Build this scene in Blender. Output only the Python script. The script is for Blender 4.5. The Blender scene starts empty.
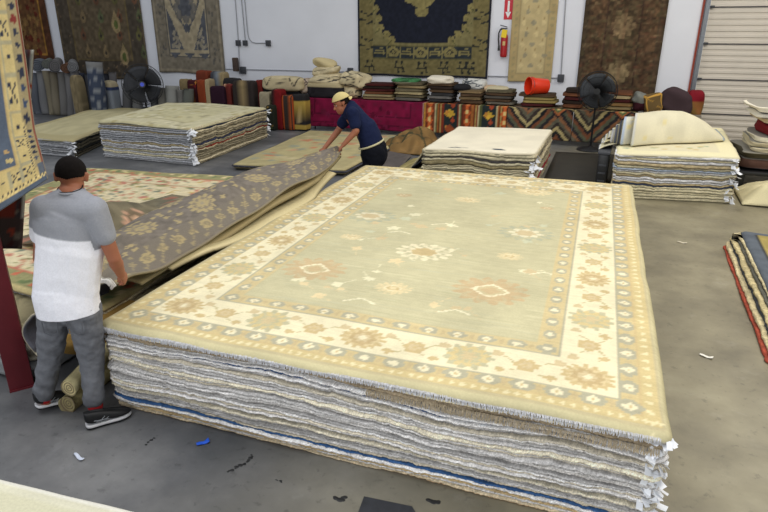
import bpy, bmesh, math, random
import numpy as np
from mathutils import Vector, Matrix
SC = bpy.context.scene
COL = SC.collection
rng = np.random.default_rng(7)
random.seed(7)
# ------------------------------------------------------------------ camera model (768 x 512 frame)
F = 597.0; PITCH = math.atan(226/597.0); YAW = math.radians(22); CH = 2.3
FH = np.array([-math.sin(YAW), math.cos(YAW), 0.0]); RT = np.array([math.cos(YAW), math.sin(YAW), 0.0])
def ray(x, y):
    u = (x-384)/F; v = -(y-256)/F
    fw = math.cos(PITCH)+v*math.sin(PITCH); up = -math.sin(PITCH)+v*math.cos(PITCH)
    return FH*fw + RT*u + np.array([0, 0, up])
CP = np.array([0, 0, CH])
def pz(x, y, z=0.0):
    r = ray(x, y); return CP + r*((z-CH)/r[2])
def py(x, y, Y):
    r = ray(x, y); return CP + r*(Y/r[1])
def pd(x, y, d):
    r = ray(x, y); return CP + r*(d/float(r @ FH))
cam = bpy.data.objects.new('camera', bpy.data.cameras.new('camera')); COL.objects.link(cam)
cam.location = (0, 0, CH); cam.rotation_euler = (math.pi/2-PITCH, 0, YAW)
cam.data.sensor_width = 36; cam.data.lens = F/768*36; cam.data.clip_start = .05
SC.camera = cam
# ------------------------------------------------------------------ colour
def lin(c):
    c = np.asarray(c, float)
    if c.max() > 1.0001: c = c/255.0
    return np.where(c <= .04045, c/12.92, ((c+.055)/1.055)**2.4)
def S(*c): return np.array(c, float)/255.0
# ------------------------------------------------------------------ materials
def nodes(name):
    m = bpy.data.materials.new(name); m.use_nodes = True
    nt = m.node_tree; b = nt.nodes['Principled BSDF']
    return m, nt, b
def mat(name, col, rough=.6, metal=0.0, noise=0.0, scale=20, bump=0.0, bscale=80, spec=.5):
    m, nt, b = nodes(name)
    c = lin(col)
    b.inputs['Roughness'].default_value = rough; b.inputs['Metallic'].default_value = metal
    b.inputs['Specular IOR Level'].default_value = spec
    tc = nt.nodes.new('ShaderNodeTexCoord')
    if noise:
        n = nt.nodes.new('ShaderNodeTexNoise'); n.inputs['Scale'].default_value = scale; n.inputs['Detail'].default_value = 4
        r = nt.nodes.new('ShaderNodeValToRGB')
        r.color_ramp.elements[0].position = .3; r.color_ramp.elements[1].position = .7
        r.color_ramp.elements[0].color = (*(c*(1-noise)), 1); r.color_ramp.elements[1].color = (*np.minimum(c*(1+noise), 1), 1)
        nt.links.new(tc.outputs['Object'], n.inputs['Vector']); nt.links.new(n.outputs['Fac'], r.inputs['Fac'])
        nt.links.new(r.outputs['Color'], b.inputs['Base Color'])
    else: b.inputs['Base Color'].default_value = (*c, 1)
    if bump:
        n2 = nt.nodes.new('ShaderNodeTexNoise'); n2.inputs['Scale'].default_value = bscale; n2.inputs['Detail'].default_value = 3
        bp = nt.nodes.new('ShaderNodeBump'); bp.inputs['Strength'].default_value = bump; bp.inputs['Distance'].default_value = .01
        nt.links.new(tc.outputs['Object'], n2.inputs['Vector']); nt.links.new(n2.outputs['Fac'], bp.inputs['Height']); nt.links.new(bp.outputs['Normal'], b.inputs['Normal'])
    return m
def wool(name, rough=.9, amount=.12, scale=90, bump=.4, sheen=.0, streak=0.0):
    m, nt, b = nodes(name)
    b.inputs['Roughness'].default_value = rough; b.inputs['Specular IOR Level'].default_value = .15
    at = nt.nodes.new('ShaderNodeAttribute'); at.attribute_name = 'Col'
    tc = nt.nodes.new('ShaderNodeTexCoord')
    n = nt.nodes.new('ShaderNodeTexNoise'); n.inputs['Scale'].default_value = scale; n.inputs['Detail'].default_value = 5
    nt.links.new(tc.outputs['Object'], n.inputs['Vector'])
    mr = nt.nodes.new('ShaderNodeMapRange'); mr.inputs['From Min'].default_value = .3; mr.inputs['From Max'].default_value = .7
    mr.inputs['To Min'].default_value = 1-amount; mr.inputs['To Max'].default_value = 1+amount
    nt.links.new(n.outputs['Fac'], mr.inputs['Value'])
    vm = nt.nodes.new('ShaderNodeVectorMath'); vm.operation = 'SCALE'
    nt.links.new(at.outputs['Color'], vm.inputs[0]); nt.links.new(mr.outputs['Result'], vm.inputs['Scale'])
    last = vm
    if streak:
        mp = nt.nodes.new('ShaderNodeMapping'); mp.inputs['Scale'].default_value = (1.2, 26, 1)
        n3 = nt.nodes.new('ShaderNodeTexNoise'); n3.inputs['Scale'].default_value = 1.5; n3.inputs['Detail'].default_value = 5
        nt.links.new(tc.outputs['Object'], mp.inputs['Vector']); nt.links.new(mp.outputs['Vector'], n3.inputs['Vector'])
        m3 = nt.nodes.new('ShaderNodeMapRange'); m3.inputs['From Min'].default_value = .3; m3.inputs['From Max'].default_value = .7
        m3.inputs['To Min'].default_value = 1-streak; m3.inputs['To Max'].default_value = 1+streak
        nt.links.new(n3.outputs['Fac'], m3.inputs['Value'])
        v2 = nt.nodes.new('ShaderNodeVectorMath'); v2.operation = 'SCALE'
        nt.links.new(vm.outputs['Vector'], v2.inputs[0]); nt.links.new(m3.outputs['Result'], v2.inputs['Scale']); last = v2
    nt.links.new(last.outputs['Vector'], b.inputs['Base Color'])
    n2 = nt.nodes.new('ShaderNodeTexNoise'); n2.inputs['Scale'].default_value = 220; n2.inputs['Detail'].default_value = 2
    bp = nt.nodes.new('ShaderNodeBump'); bp.inputs['Strength'].default_value = bump; bp.inputs['Distance'].default_value = .004
    nt.links.new(tc.outputs['Object'], n2.inputs['Vector']); nt.links.new(n2.outputs['Fac'], bp.inputs['Height']); nt.links.new(bp.outputs['Normal'], b.inputs['Normal'])
    return m
M_WOOL = wool('wool_pile', amount=.07, bump=.3)
M_WOOLS = wool('wool_pile_abrash', amount=.05, bump=.3, streak=.05)
M_EDGE = wool('wool_edge', amount=.30, scale=150, bump=.8)
M_KNIT = wool('cotton_knit', amount=.03, bump=.15)
# ------------------------------------------------------------------ objects
def tag(o, label=None, cat=None, group=None, kind=None):
    if label: o['label'] = label
    if cat: o['category'] = cat
    if group: o['group'] = group
    if kind: o['kind'] = kind
    return o
def empty(name, loc, label, cat, group=None):
    o = bpy.data.objects.new(name, None); COL.objects.link(o); o.location = tuple(loc); o.empty_display_size = .1
    return tag(o, label, cat, group)
def link(name, me, m, parent=None, smooth=True):
    o = bpy.data.objects.new(name, me); COL.objects.link(o)
    if m: me.materials.append(m)
    if smooth: me.polygons.foreach_set('use_smooth', np.ones(len(me.polygons), bool))
    if parent:
        o.parent = parent
        o.matrix_parent_inverse = Matrix.Translation(-Vector(PW(parent)))
    return o
def PW(o):
    v = Vector(o.location)
    if o.parent: v = v  # sub-parts hang from meshes kept at the origin of their thing
    return v
def mkmesh(name, V, faces, cols=None):
    """faces: list/array of quads (n,4) or list of variable tuples"""
    me = bpy.data.meshes.new(name)
    V = np.asarray(V, float)
    if isinstance(faces, np.ndarray):
        n = len(faces); k = faces.shape[1]
        me.vertices.add(len(V)); me.vertices.foreach_set('co', V.ravel())
        me.loops.add(n*k); me.loops.foreach_set('vertex_index', faces.ravel().astype(np.int32))
        me.polygons.add(n); me.polygons.foreach_set('loop_start', (np.arange(n)*k).astype(np.int32))
        me.update(calc_edges=True)
    else:
        me.from_pydata(V.tolist(), [], [tuple(int(i) for i in f) for f in faces]); me.update()
    if cols is not None:
        a = me.color_attributes.new('Col', 'FLOAT_COLOR', 'POINT')
        c = np.ones((len(V), 4)); c[:, :3] = lin(np.clip(cols, 0, 1)) if np.ndim(cols) == 2 else np.tile(lin(cols), (len(V), 1))
        a.data.foreach_set('color', c.ravel())
    return me
def fixn(me):
    bm = bmesh.new(); bm.from_mesh(me); bmesh.ops.recalc_face_normals(bm, faces=bm.faces); bm.to_mesh(me); bm.free(); return me
# ---- simple solids into a collector
class MB:
    def __init__(s): s.bm = bmesh.new()
    def box(s, c, size, rot=None, bev=0.0):
        M = Matrix.Translation(Vector(tuple(c))) @ (rot.to_4x4() if rot is not None else Matrix.Identity(4)) @ Matrix.Diagonal((*size, 1))
        r = bmesh.ops.create_cube(s.bm, size=1, matrix=M)
        if bev:
            ed = list({e for v in r['verts'] for e in v.link_edges})
            bmesh.ops.bevel(s.bm, geom=ed, offset=bev, segments=2, affect='EDGES', profile=.6)
        return s
    def cyl(s, p0, p1, r0, r1=None, n=16, caps=True):
        p0 = Vector(tuple(p0)); p1 = Vector(tuple(p1)); r1 = r0 if r1 is None else r1
        d = p1-p0; q = d.to_track_quat('Z', 'Y')
        bmesh.ops.create_cone(s.bm, cap_ends=caps, segments=n, radius1=r0, radius2=r1, depth=d.length,
                              matrix=Matrix.Translation((p0+p1)/2) @ q.to_matrix().to_4x4())
        return s
    def tube(s, pts, r, n=8):
        pts = [Vector(tuple(p)) for p in pts]; rings = []
        for i, p in enumerate(pts):
            t = (pts[min(i+1, len(pts)-1)]-pts[max(i-1, 0)]).normalized()
            a = t.orthogonal().normalized() if i == 0 else (ax - t*ax.dot(t)).normalized()
            ax = a; b = t.cross(a)
            rr = r[i] if hasattr(r, '__len__') else r
            rings.append([s.bm.verts.new(p+(a*math.cos(2*math.pi*k/n)+b*math.sin(2*math.pi*k/n))*rr) for k in range(n)])
        for A, B in zip(rings, rings[1:]):
            for k in range(n): s.bm.faces.new((A[k], A[(k+1) % n], B[(k+1) % n], B[k]))
        s.bm.faces.new(rings[0][::-1]); s.bm.faces.new(rings[-1]); return s
    def lathe(s, prof, M, n=28, closed=False):
        rings = [[s.bm.verts.new(M @ Vector((r*math.cos(2*math.pi*k/n), r*math.sin(2*math.pi*k/n), z))) for k in range(n)] for r, z in prof]
        for A, B in zip(rings, rings[1:]):
            for k in range(n): s.bm.faces.new((A[k], A[(k+1) % n], B[(k+1) % n], B[k]))
        if prof[0][0] > 1e-4 and closed: s.bm.faces.new(rings[0][::-1])
        if prof[-1][0] > 1e-4 and closed: s.bm.faces.new(rings[-1])
        return s
    def ball(s, c, r, sc=(1, 1, 1), rot=None, n=16):
        M = Matrix.Translation(Vector(tuple(c))) @ (rot.to_4x4() if rot is not None else Matrix.Identity(4)) @ Matrix.Diagonal((sc[0]*r, sc[1]*r, sc[2]*r, 1))
        bmesh.ops.create_uvsphere(s.bm, u_segments=n, v_segments=n//2+2, radius=1, matrix=M); return s
    def torus(s, c, R, r, q, n=48, k=6):
        rings = []
        for i in range(n):
            a = 2*math.pi*i/n; d = q @ Vector((math.cos(a), math.sin(a), 0)); z = q @ Vector((0, 0, 1))
            rings.append([s.bm.verts.new(Vector(tuple(c))+d*R+(d*math.cos(2*math.pi*j/k)+z*math.sin(2*math.pi*j/k))*r) for j in range(k)])
        for i in range(n):
            A = rings[i]; B = rings[(i+1) % n]
            for j in range(k): s.bm.faces.new((A[j], A[(j+1) % k], B[(j+1) % k], B[j]))
        return s
    def build(s, name, m, parent=None, smooth=True):
        bmesh.ops.remove_doubles(s.bm, verts=s.bm.verts, dist=1e-5)
        bmesh.ops.recalc_face_normals(s.bm, faces=s.bm.faces)
        me = bpy.data.meshes.new(name); s.bm.to_mesh(me); s.bm.free()
        o = link(name, me, m, parent, smooth)
        if smooth:
            try: me.set_sharp_from_angle(angle=math.radians(40))
            except Exception: pass
        return o
# ------------------------------------------------------------------ painting cloth patterns (metres, origin lower left)
class Cv:
    def __init__(s, w, h, res, bg):
        s.w, s.h = w, h; s.nx = max(2, int(w/res)); s.ny = max(2, int(h/res))
        s.X, s.Y = np.meshgrid((np.arange(s.nx)+.5)/s.nx*w, (np.arange(s.ny)+.5)/s.ny*h)
        s.a = np.tile(np.asarray(bg, float), (s.ny, s.nx, 1)); s.clip = None
    def put(s, m, c, al=1.0):
        if s.clip is not None: m = m & s.clip
        s.a[m] = s.a[m]*(1-al)+np.asarray(c)*al
    def rect(s, x0, y0, x1, y1, c, al=1.0): s.put((s.X >= x0) & (s.X < x1) & (s.Y >= y0) & (s.Y < y1), c, al)
    def frame(s, d0, d1, c, al=1.0):
        D = np.minimum(np.minimum(s.X, s.w-s.X), np.minimum(s.Y, s.h-s.Y)); s.put((D >= d0) & (D < d1), c, al)
    def _loc(s, cx, cy, rot):
        x = s.X-cx; y = s.Y-cy; c, q = math.cos(rot), math.sin(rot); return x*c+y*q, -x*q+y*c
    def ell(s, cx, cy, rx, ry, c, rot=0, al=1.0):
        x, y = s._loc(cx, cy, rot); s.put((x/rx)**2+(y/ry)**2 < 1, c, al)
    def dia(s, cx, cy, rx, ry, c, rot=0, al=1.0):
        x, y = s._loc(cx, cy, rot); s.put(abs(x)/rx+abs(y)/ry < 1, c, al)
    def flower(s, cx, cy, r, n, c, dep=.35, rot=0, asp=1.0, al=1.0, inner=0.0):
        x, y = s._loc(cx, cy, rot); y = y/asp; rr = np.hypot(x, y); th = np.arctan2(y, x)
        R = r*(1-dep+dep*abs(np.cos(n*th/2))**.7); s.put((rr < R) & (rr >= R*inner), c, al)
    def line(s, pts, w, c, al=1.0):
        m = np.zeros(s.X.shape, bool)
        for (x0, y0), (x1, y1) in zip(pts, pts[1:]):
            dx, dy = x1-x0, y1-y0; L = dx*dx+dy*dy+1e-12
            t = np.clip(((s.X-x0)*dx+(s.Y-y0)*dy)/L, 0, 1); m |= np.hypot(s.X-x0-t*dx, s.Y-y0-t*dy) < w/2
        s.put(m, c, al)
    def poly(s, pts, c, al=1.0):
        m = np.zeros(s.X.shape, bool); n = len(pts)
        for i in range(n):
            x0, y0 = pts[i]; x1, y1 = pts[(i+1) % n]
            if y0 == y1: continue
            cr = ((y0 > s.Y) != (y1 > s.Y)) & (s.X < (x1-x0)*(s.Y-y0)/(y1-y0)+x0); m ^= cr
        s.put(m, c, al)
    def blotch(s, amp, cell, seed=0, mono=True):
        r = np.random.default_rng(seed); gx = int(s.w/cell)+3; gy = int(s.h/cell)+3
        g = r.uniform(-1, 1, (gy, gx, 1 if mono else 3)); u = s.X/s.w*(gx-1.001); v = s.Y/s.h*(gy-1.001)
        i = u.astype(int); j = v.astype(int); fu = (u-i)[..., None]; fv = (v-j)[..., None]
        fu = fu*fu*(3-2*fu); fv = fv*fv*(3-2*fv)
        n = g[j, i]*(1-fu)*(1-fv)+g[j, i+1]*fu*(1-fv)+g[j+1, i]*(1-fu)*fv+g[j+1, i+1]*fu*fv
        s.a = np.clip(s.a*(1+amp*n), 0, 1); return s
    def samp(s, U, V):
        return s.a[np.clip((V*s.ny).astype(int), 0, s.ny-1), np.clip((U*s.nx).astype(int), 0, s.nx-1)]
def plain(c, w=1, h=1, amp=.08, cell=.15, seed=0): return Cv(w, h, .03, c).blotch(amp, cell, seed)
# ------------------------------------------------------------------ noise
def n1(s, scale, seed):
    r = np.random.default_rng(seed); L = s.max()/scale+4; g = r.uniform(-1, 1, int(L)+3); t = s/scale; i = t.astype(int); f = t-i; f = f*f*(3-2*f)
    return g[i]*(1-f)+g[i+1]*f
# ------------------------------------------------------------------ cloth sheet with thickness from a grid of points
def sheet(name, P, thick, img, back, m=None, parent=None, UV=None, fold_edge=None, solid_dir=None):
    P = np.asarray(P, float); nv, nu = P.shape[:2]
    du = np.gradient(P, axis=1); dv = np.gradient(P, axis=0); N = np.cross(du, dv); N /= np.linalg.norm(N, axis=2, keepdims=True)+1e-9
    if solid_dir is not None: N = np.tile(np.asarray(solid_dir, float), (nv, nu, 1))
    B = P-N*thick
    U, V = np.meshgrid((np.arange(nu)+.5)/nu, (np.arange(nv)+.5)/nv) if UV is None else UV
    c = img.samp(U, V) if isinstance(img, Cv) else np.tile(np.asarray(img, float), (nv, nu, 1))
    cb = np.tile(np.asarray(back, float), (nv, nu, 1))
    VV = np.concatenate([P.reshape(-1, 3), B.reshape(-1, 3)]); CC = np.concatenate([c.reshape(-1, 3), cb.reshape(-1, 3)])
    I = np.arange(nu*nv).reshape(nv, nu); o = nu*nv
    top = np.stack([I[:-1, :-1], I[:-1, 1:], I[1:, 1:], I[1:, :-1]], -1).reshape(-1, 4)
    bot = top[:, ::-1]+o
    loop = np.concatenate([I[0, :], I[1:, -1], I[-1, -2::-1], I[-2:0:-1, 0]]); nx = np.roll(loop, -1)
    side = np.stack([loop+o, nx+o, nx, loop], -1)
    return link(name, mkmesh(name, VV, np.concatenate([top, bot, side]), CC), m or M_WOOL, parent)
def bil(q, u, v):
    q = [np.asarray(p, float)[:2] for p in q]   # FL FR BR BL
    u = u[..., None]; v = v[..., None]
    return q[0]*(1-u)*(1-v)+q[1]*u*(1-v)+q[2]*u*v+q[3]*(1-u)*v
def topsheet(name, q, z, thick, img, back, res=.03, drop=.02, wave=.004, seed=1, m=None, zfun=None):
    w = (np.linalg.norm(np.subtract(q[1], q[0])[:2])+np.linalg.norm(np.subtract(q[2], q[3])[:2]))/2
    h = (np.linalg.norm(np.subtract(q[3], q[0])[:2])+np.linalg.norm(np.subtract(q[2], q[1])[:2]))/2
    nu = int(w/res)+2; nv = int(h/res)+2
    u = np.linspace(0, 1, nu); v = np.linspace(0, 1, nv); U, V = np.meshgrid(u, v)
    # rounded corners
    A = bil(q, U, V); X = U*w; Y = V*h
    rad = .05
    cx = np.clip(X, rad, w-rad); cy = np.clip(Y, rad, h-rad); dx = X-cx; dy = Y-cy; corner = (abs(dx) > 0) & (abs(dy) > 0)
    k = np.where(corner, np.maximum(abs(dx), abs(dy))/(np.hypot(dx, dy)+1e-9), 1)
    A = bil(q, (cx+dx*k)/w, (cy+dy*k)/h)
    D = np.minimum(np.minimum(X, w-X), np.minimum(Y, h-Y))
    Z = z - drop*np.clip(1-D/.04, 0, 1)**2
    r = np.random.default_rng(seed)
    for _ in range(8):
        kx, ky, ph = r.uniform(-6, 6), r.uniform(-6, 6), r.uniform(0, 6.3); Z = Z+wave*np.sin(kx*X+ky*Y+ph)*.5
    if zfun is not None: Z = Z+zfun(X, Y, w, h)
    E = .006*(n1(Y.ravel()+.01, .25, seed+5).reshape(Y.shape)*np.sign(X-w/2)*(1-np.clip(np.minimum(X, w-X)/.2, 0, 1)))
    P = np.dstack([A[..., 0]+E, A[..., 1]+.008*n1(X.ravel()+.01, .3, seed+6).reshape(X.shape)*(1-np.clip(np.minimum(Y, h-Y)/.2, 0, 1)), Z])
    return sheet(name, P, thick, img, back, m=m, UV=(U*.999, V*.999), solid_dir=(0, 0, 1))
# ------------------------------------------------------------------ stacks of rugs, one object per rug
def perim(q, dens, rad=.05):
    """q FL FR BR BL; returns points, outward normals, arclength. dens = samples/m on front,right,back,left"""
    q = [np.asarray(p, float)[:2] for p in q]; P = []; Nn = []
    for k in range(4):
        a, b, c = q[k], q[(k+1) % 4], q[(k+2) % 4]; d = (b-a); L = np.linalg.norm(d); d /= L; n = np.array([d[1], -d[0]])
        e = (c-b)/np.linalg.norm(c-b); n2 = np.array([e[1], -e[0]])
        m = max(3, int((L-2*rad)*dens[k]))
        for t in np.linspace(rad, L-rad, m): P.append(a+d*t); Nn.append(n)
        for t in np.linspace(0, 1, 7)[1:-1]:
            nn = n*(1-t)+n2*t; nn /= np.linalg.norm(nn); P.append(b-d*rad+e*rad+nn*rad); Nn.append(nn)
    P = np.array(P); Nn = np.array(Nn); s = np.concatenate([[0], np.cumsum(np.linalg.norm(np.diff(P, axis=0), axis=1))])
    return P, Nn, s
def price_tag(parent, p, n, size=.045, seed=0, m=None):
    r = random.Random(seed); g = 4; V = []; F_ = []
    n3 = Vector((n[0], n[1], 0)).normalized(); t = Vector((-n3.y, n3.x, 0))
    d = (n3*r.uniform(.5, 1)+t*r.uniform(-.8, .8)+Vector((0, 0, r.uniform(-1.1, .1)))).normalized(); w = d.cross(Vector((r.uniform(-.4, .4), r.uniform(-.4, .4), 1))).normalized()
    up = d.cross(w); cv = r.uniform(-.4, .4); L = size*r.uniform(.85, 1.35); W = size*r.uniform(.6, .85)
    for j in range(g):
        for i in range(3):
            a = j/(g-1); b = i/2-.5; V.append(Vector(tuple(p))-d*.01+d*(L*a)+w*(W*b)+up*(cv*L*a*a))
    V2 = [v+up*.0012 for v in V]; o = len(V)
    for j in range(g-1):
        for i in range(2):
            q = (j*3+i, j*3+i+1, j*3+i+4, j*3+i+3); F_.append(q); F_.append(tuple(k+o for k in q[::-1]))
    lp = [0, 1, 2, 5, 8, 11, 10, 9, 6, 3]
    for a, b in zip(lp, lp[1:]+lp[:1]): F_.append((a, b, b+o, a+o))
    me = fixn(mkmesh('price_tag', np.array([tuple(v) for v in V+V2]), F_))
    return link('price_tag', me, m or M_TAG, parent, smooth=False)
M_TAG = mat('tag_paper', S(238, 240, 245), .5)
def stack(q, h, specs, dens=(40, 30, 8, 8), seed=1, z0=0.0, jit=.012, amp=.45, cap=None, shag=.004, tagpts=None, tagprob=.5, tagsize=.045, taper=0.0, curl=0.0, top_flat=.5, name='rug', rad=.05):
    """specs bottom->top: dict(edge, back, w, label, group, cap)"""
    P, Nn, s = perim(q, dens, rad); n = len(P); K = len(specs); r = np.random.default_rng(seed)
    th = []
    for i, sp in enumerate(specs):
        x = sp.get('w', 1.0)*(1+amp*n1(s, .55, seed*100+i)+.18*n1(s, .14, seed*100+i+50)+.10*n1(s, .03, seed*100+i+70)); th.append(np.maximum(x, .3*sp.get('w', 1)))
    Z = np.cumsum(np.array(th), axis=0); tot = Z[-1]; mean = tot.mean()
    fl = tot*top_flat+mean*(1-top_flat); Z = Z/tot*fl/mean*h; Z = np.vstack([np.zeros(n), Z])+z0
    zi = np.concatenate([[0], np.cumsum([sp.get('w', 1.0) for sp in specs])]); zi = zi/zi[-1]*h+z0
    outs = []
    for i, sp in enumerate(specs):
        zb, zt = Z[i], Z[i+1]; off = r.uniform(-jit, jit)+sp.get('off', 0)
        base = off-.35*jit+.008*n1(s, .4, seed*31+i)+.004*n1(s, .07, seed*37+i)-taper*(i/K)
        sgt = r.uniform(-1, 1, n)*shag
        prof = [(-.045, .03), (-.01, .02), (.002, .22), (.004, .5), (.001, .78), (-.006, .96), (-.05, 1.0)]
        rows = []; cols = []
        e = np.asarray(sp['edge']); e0 = e; sd_ = (Nn[:, 0] > .6)[:, None]; bk = np.asarray(sp.get('back', e*.75)); cp = np.asarray(sp.get('cap', e))
        for k, (o, f) in enumerate(prof):
            oo = base+o+(sgt*r.uniform(-1.4, 1.4, n) if 1 < k < 5 else 0)
            zz = zb+(zt-zb)*f+(r.uniform(-1, 1, n)*.0012 if 1 < k < 5 else 0)
            rows.append(np.column_stack([P+Nn*oo[:, None], zz]))
            c = [bk*.8, bk*.8, bk*.6+e*.4, e, e, cp*.6+e*.4, cp][k]
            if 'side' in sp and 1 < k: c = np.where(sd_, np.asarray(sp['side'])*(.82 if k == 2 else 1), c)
            cols.append(np.clip(c*(1+.10*n1(s, .05, seed*7+i*9+k)[:, None]+.11*r.uniform(-1, 1, (n, 1))+.05*n1(s, .5, i+k)[:, None]), 0, 1))
        # inner ring and centre on both faces
        cen = P.mean(0); ins = .13
        rb = np.column_stack([P-Nn*ins, np.full(n, zi[i]+.001)]); rt_ = np.column_stack([P-Nn*ins, np.full(n, zi[i+1])])
        rows = [rb]+rows+[rt_]; cols = [np.tile(bk, (n, 1))]+cols+[np.tile(cp, (n, 1))]
        V = np.concatenate(rows+[np.array([[cen[0], cen[1], zi[i]+.001], [cen[0], cen[1], zi[i+1]]])]); C = np.concatenate(cols+[np.array([bk, cp])])
        R_ = len(rows); I = np.arange(R_*n).reshape(R_, n); J = np.roll(I, -1, axis=1)
        quads = np.stack([I[:-1], J[:-1], J[1:], I[1:]], -1).reshape(-1, 4)
        cb, ct = R_*n, R_*n+1
        cap1 = np.stack([np.full(n, cb), J[0], I[0], np.full(n, cb)], -1)[:, :3]; cap2 = np.stack([np.full(n, ct), I[-1], J[-1]], -1)
        faces = [tuple(f) for f in quads.tolist()]+[tuple(f) for f in cap1.tolist()]+[tuple(f) for f in cap2.tolist()]
        o = link(sp.get('name', name), mkmesh(name, V, faces, C), M_EDGE)
        tag(o, sp['label'], 'rug', sp.get('group'))
        outs.append(o)
        if tagpts is not None:
            for tq, tn in tagpts:
                for rep in range(2):
                    if r.uniform() < tagprob:
                        k = int(np.argmin(np.hypot(P[:, 0]-tq[0], P[:, 1]-tq[1])+r.uniform(0, .03, n)))
                        pp = (*(P[k]+Nn[k]*(base[k])), (zb[k]+zt[k])/2); price_tag(o, pp, tn, tagsize, seed*1000+i*10+rep)
    return outs, Z[-1]
# ================================================================== SETTING
WY = 14.6
def floor_tone():
    m, nt, b = nodes('concrete')
    L = nt.links; tc = nt.nodes.new('ShaderNodeTexCoord')
    def nz(sc, det=6, rough=.6):
        n = nt.nodes.new('ShaderNodeTexNoise'); n.inputs['Scale'].default_value = sc; n.inputs['Detail'].default_value = det; n.inputs['Roughness'].default_value = rough
        L.new(tc.outputs['Object'], n.inputs['Vector']); return n.outputs['Fac']
    def ramp(f, stops):
        r = nt.nodes.new('ShaderNodeValToRGB'); e = r.color_ramp.elements
        e[0].position, e[0].color = stops[0][0], (*lin(stops[0][1]), 1); e[1].position, e[1].color = stops[-1][0], (*lin(stops[-1][1]), 1)
        for p, c in stops[1:-1]: x = e.new(p); x.color = (*lin(c), 1)
        L.new(f, r.inputs['Fac']); return r.outputs['Color']
    def mix(f, a, c, mode='MIX'):
        x = nt.nodes.new('ShaderNodeMix'); x.data_type = 'RGBA'; x.blend_type = mode
        if isinstance(f, float): x.inputs[0].default_value = f
        else: L.new(f, x.inputs[0])
        L.new(a, x.inputs[6]); L.new(c, x.inputs[7]); return x.outputs[2]
    base = ramp(nz(.9), [(.3, S(68, 70, 73)), (.5, S(94, 95, 98)), (.68, S(128, 128, 129))])
    brown = ramp(nz(1.4), [(.3, S(108, 101, 82)), (.55, S(140, 132, 108)), (.75, S(162, 154, 128))])
    sx = nt.nodes.new('ShaderNodeSeparateXYZ'); L.new(tc.outputs['Object'], sx.inputs[0])
    ad = nt.nodes.new('ShaderNodeMath'); ad.operation = 'MULTIPLY_ADD'; ad.inputs[1].default_value = .9
    L.new(nz(.5, 3), ad.inputs[0]); L.new(sx.outputs['X'], ad.inputs[2])
    mr = nt.nodes.new('ShaderNodeMapRange'); mr.inputs['From Min'].default_value = -1.6; mr.inputs['From Max'].default_value = .6; L.new(ad.outputs[0], mr.inputs['Value'])
    c = mix(mr.outputs['Result'], base, brown)
    st = ramp(nz(4.5, 8, .7), [(.0, S(120, 120, 120)), (.42, S(255, 255, 255)), (.62, S(255, 255, 255)), (.75, S(255, 255, 255))])
    c = mix(.75, c, st, 'MULTIPLY')
    st2 = ramp(nz(16, 5, .6), [(.0, S(110, 110, 110)), (.33, S(200, 200, 200)), (.4, S(255, 255, 255)), (1., S(255, 255, 255))])
    c = mix(.6, c, st2, 'MULTIPLY')
    sc = ramp(nz(2.3, 9, .75), [(.0, S(0, 0, 0)), (.56, S(0, 0, 0)), (.66, S(60, 60, 62)), (1., S(60, 60, 62))])
    c = mix(.8, c, sc, 'ADD')
    L.new(c, b.inputs['Base Color'])
    rr = nt.nodes.new('ShaderNodeMapRange'); rr.inputs['To Min'].default_value = .28; rr.inputs['To Max'].default_value = .6; L.new(nz(3), rr.inputs['Value']); L.new(rr.outputs['Result'], b.inputs['Roughness'])
    bp = nt.nodes.new('ShaderNodeBump'); bp.inputs['Strength'].default_value = .15; bp.inputs['Distance'].default_value = .01; L.new(nz(9), bp.inputs['Height']); L.new(bp.outputs['Normal'], b.inputs['Normal'])
    return m
M_FLOOR = floor_tone()
M_WALL = mat('wall_paint', S(226, 228, 236), .7, noise=.03, scale=1.2, bump=.05, bscale=30)
M_BLACK = mat('black_metal', S(22, 23, 26), .45, .4)
M_PLAS = mat('black_plastic', S(24, 25, 28), .4)
M_STEEL = mat('galvanised', S(120, 124, 130), .4, .7, noise=.1, scale=20)
M_DARK = mat('dark_grey', S(60, 62, 68), .6)
M_WHITEP = mat('white_paint', S(235, 235, 235), .5)
M_RED = mat('red_paint', S(165, 20, 28), .35)
def struct(o): o['kind'] = 'structure'; return o
o = MB().box((-4, 8, -.05), (34, 32, .1)).build('floor', M_FLOOR, smooth=False); struct(o)
DX0 = 1.22; DX1 = 5.2
bk = MB(); bk.box(((-21+DX0)/2, WY+.1, 2.75), (DX0+21, .2, 5.5)); bk.box(((DX1+9)/2, WY+.1, 2.75), (9-DX1, .2, 5.5)); bk.box(((DX0+DX1)/2, WY+.1, 4.9), (DX1-DX0, .2, 1.2))
struct(bk.build('wall_back', M_WALL, smooth=False))
struct(MB().box((-21.1, 8, 2.75), (.2, 32, 5.5)).build('wall_left', M_WALL, smooth=False))
struct(MB().box((9.1, 8, 2.75), (.2, 32, 5.5)).build('wall_right', M_WALL, smooth=False))
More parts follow.
